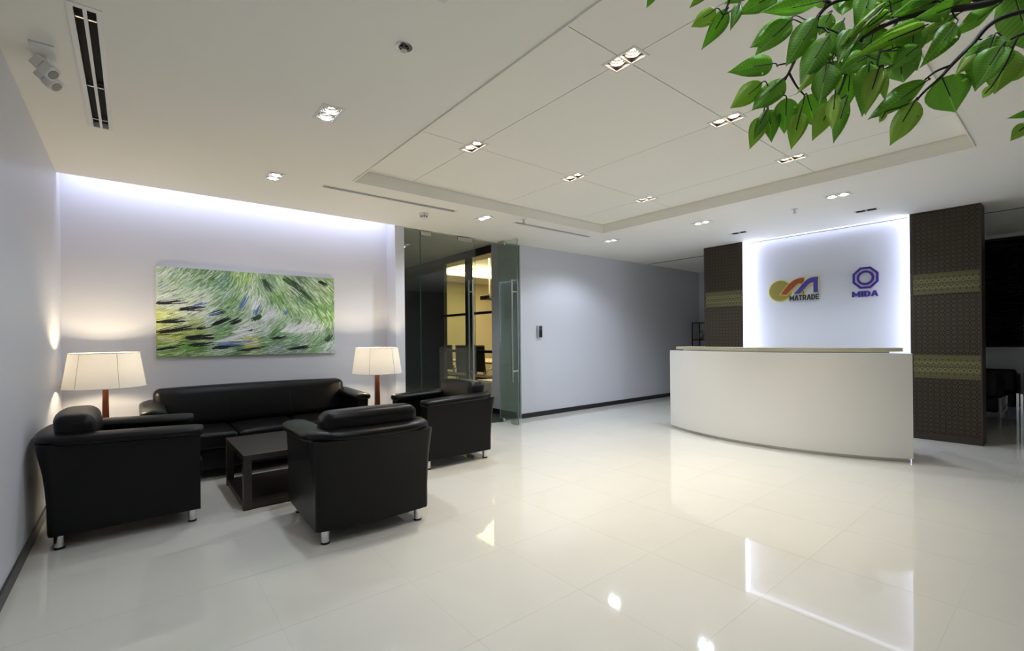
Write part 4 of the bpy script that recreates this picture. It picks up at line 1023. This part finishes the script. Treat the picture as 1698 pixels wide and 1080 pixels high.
for e in [(110, -70, 55, 50, 60, 'D'), (470, -70, 350, 50, 70, 'L'), (530, 68, 355, 183, 112, 'L'), (603, 65, 437, 340, 112, 'D'), (690, 30, 640, 180, 75, 'D'), (950, -40, 685, 92, 150, 'D'), (1260, 5, 845, 93, 125, 'D'), (1060, 120, 775, 315, 155, 'D'), (1045, 150, 795, 372, 150, 'D'), (1225, 120, 1020, 448, 165, 'D'),
          (1320, 90, 1240, 240, 115, 'D'), (1310, 245, 1108, 572, 190, 'D'), (920, 442, 637, 480, 140, 'D'), (850, 568, 637, 742, 135, 'L'), (1000, 540, 780, 748, 150, 'D'), (885, 750, 785, 960, 75, 'D'), (885, 755, 917, 972, 125, 'D'), (840, 808, 765, 1025, 112, 'L'), (1010, 675, 1005, 922, 145, 'D'), (1110, 775, 1048, 1025, 125, 'L'), (1150, 655, 1215, 872, 185, 'D'), (1335, 690, 1195, 972, 130, 'L'), (1340, 370, 1100, 642, 85, 'L'), (1300, 440, 1235, 712, 165, 'D'),
          (760, -60, 590, 20, 90, 'D'), (1330, -20, 1180, 10, 110, 'L')]:
    LEAVES.append((*A_(e[0], e[1]), *A_(e[2], e[3]), e[4] / 4.153, e[5]))
for e in [(120, 498, 95, 765, 130, 'D'), (100, 670, 10, 982, 95, 'D'), (255, 440, 220, 780, 165, 'D'), (325, 470, 225, 778, 130, 'L'), (345, 460, 372, 690, 70, 'L'), (650, 555, 268, 815, 140, 'D'), (375, 770, 318, 852, 40, 'L'), (578, 690, 393, 1000, 155, 'L'), (755, 535, 862, 787, 245, 'D'), (1125, 245, 975, 608, 235, 'D'), (1170, 320, 1000, 592, 200, 'D'), (1230, 335, 1120, 642, 205, 'L'), (1105, 590, 1020, 688, 60, 'L'), (1090, 258, 855, 503, 110, 'L'), (1340, 430, 1215, 555, 100, 'L'),
          (1400, 765, 1225, 812, 60, 'D'), (1360, 850, 1222, 970, 90, 'L'), (1240, -90, 1390, 380, 290, 'D'), (1140, 30, 835, 250, 105, 'D'), (880, 88, 435, 397, 100, 'L'), (850, 160, 662, 422, 140, 'D'), (470, 330, 592, 495, 160, 'D'), (470, 425, 490, 577, 185, 'D'), (195, 360, 425, 455, 130, 'D'), (375, 20, 50, 315, 60, 'L'), (395, 85, 75, 312, 85, 'L'), (640, 180, 120, 400, 85, 'L'), (600, 150, 180, 370, 90, 'D'), (720, 10, 340, 140, 110, 'D'), (480, 0, 175, 130, 160, 'D'), (260, -50, 190, 185, 170, 'D'), (110, -60, 70, 95, 150, 'D'), (75, 140, -40, 380, 120, 'D'),
          (230, 395, 85, 480, 160, 'D'), (920, -40, 490, 50, 130, 'D'), (820, 50, 590, 130, 120, 'D'), (0, 420, 25, 610, 110, 'D'), (20, 640, 0, 885, 100, 'L'), (575, 330, 420, 470, 130, 'D'), (745, -10, 420, 115, 120, 'D'), (150, 200, 40, 420, 150, 'D'), (300, 180, 240, 420, 170, 'D'), (420, 200, 410, 480, 180, 'D'), (560, 180, 540, 420, 170, 'D'), (400, -50, 300, 160, 170, 'D'), (600, -70, 420, 60, 170, 'D'), (1000, -60, 700, 40, 130, 'L'), (240, 300, 60, 470, 120, 'D')]:
    LEAVES.append((*B_(e[0], e[1]), *B_(e[2], e[3]), e[4] / 4.154, e[5]))
CAMP = Vector((0, 0, HC))
for i, (bx_, by, tx, ty, wd, kd) in enumerate(LEAVES):
    rnd = random.Random(i * 7 + 3)
    dmin = min(BR, key=lambda p: (p - CAMP).cross(ray(bx_, by).normalized()).length)
    dd = (dmin - CAMP).dot(FW)
    d0 = dd + rnd.uniform(-.035, .02); d1 = d0 + rnd.uniform(-.02, .03)
    p, tip = Q(bx_, by, d0), Q(tx, ty, d1)
    yv = tip - p; L = yv.length; yv.normalize()
    view = (CAMP - (p + tip) / 2).normalized()
    zv = (view - yv * view.dot(yv)).normalized(); xv = yv.cross(zv)
    ta = rnd.uniform(-.38, .38); zv2 = zv * math.cos(ta) + xv * math.sin(ta); xv2 = yv.cross(zv2)
    W = wd * (d0 + d1) / 2 / FPX / math.cos(ta)
    o = bpy.data.objects.new('leaf', LM[kd][rnd.randrange(3)]); link(o); o.parent = tree
    m4 = Matrix(((xv2.x * W, yv.x * L, zv2.x * L, p.x - TB.x), (xv2.y * W, yv.y * L, zv2.y * L, p.y - TB.y), (xv2.z * W, yv.z * L, zv2.z * L, p.z - TB.z), (0, 0, 0, 1)))
    o.matrix_local = m4
    near = min(BR, key=lambda q_: (q_ - p).length)
    mid = p + yv * L * .5 + zv2 * .0035; b0 = p + zv2 * .003
    if (near - p).length > .10: near = p - yv * .05 + Vector((0, 0, .03))
    pth = [near, (near + p) / 2 + Vector((0, 0, -.004)) - yv * .004, b0 - yv * .003, b0 + yv * L * .2 , mid]
    bm = bmesh.new(); tube(bm, [m4.inverted() @ (a - TB) for a in bez(pth, 4)], .0, 5, 0.0)
    # radius must be set in the unscaled space: rebuild ring by ring
    bm.free(); bm = bmesh.new(); tube(bm, [a - TB for a in bez(pth, 4)], .0015, 5, .0009); bmesh.ops.transform(bm, matrix=m4.inverted(), verts=bm.verts)
    build('stalk', bm, TWIG, o, smooth=True)
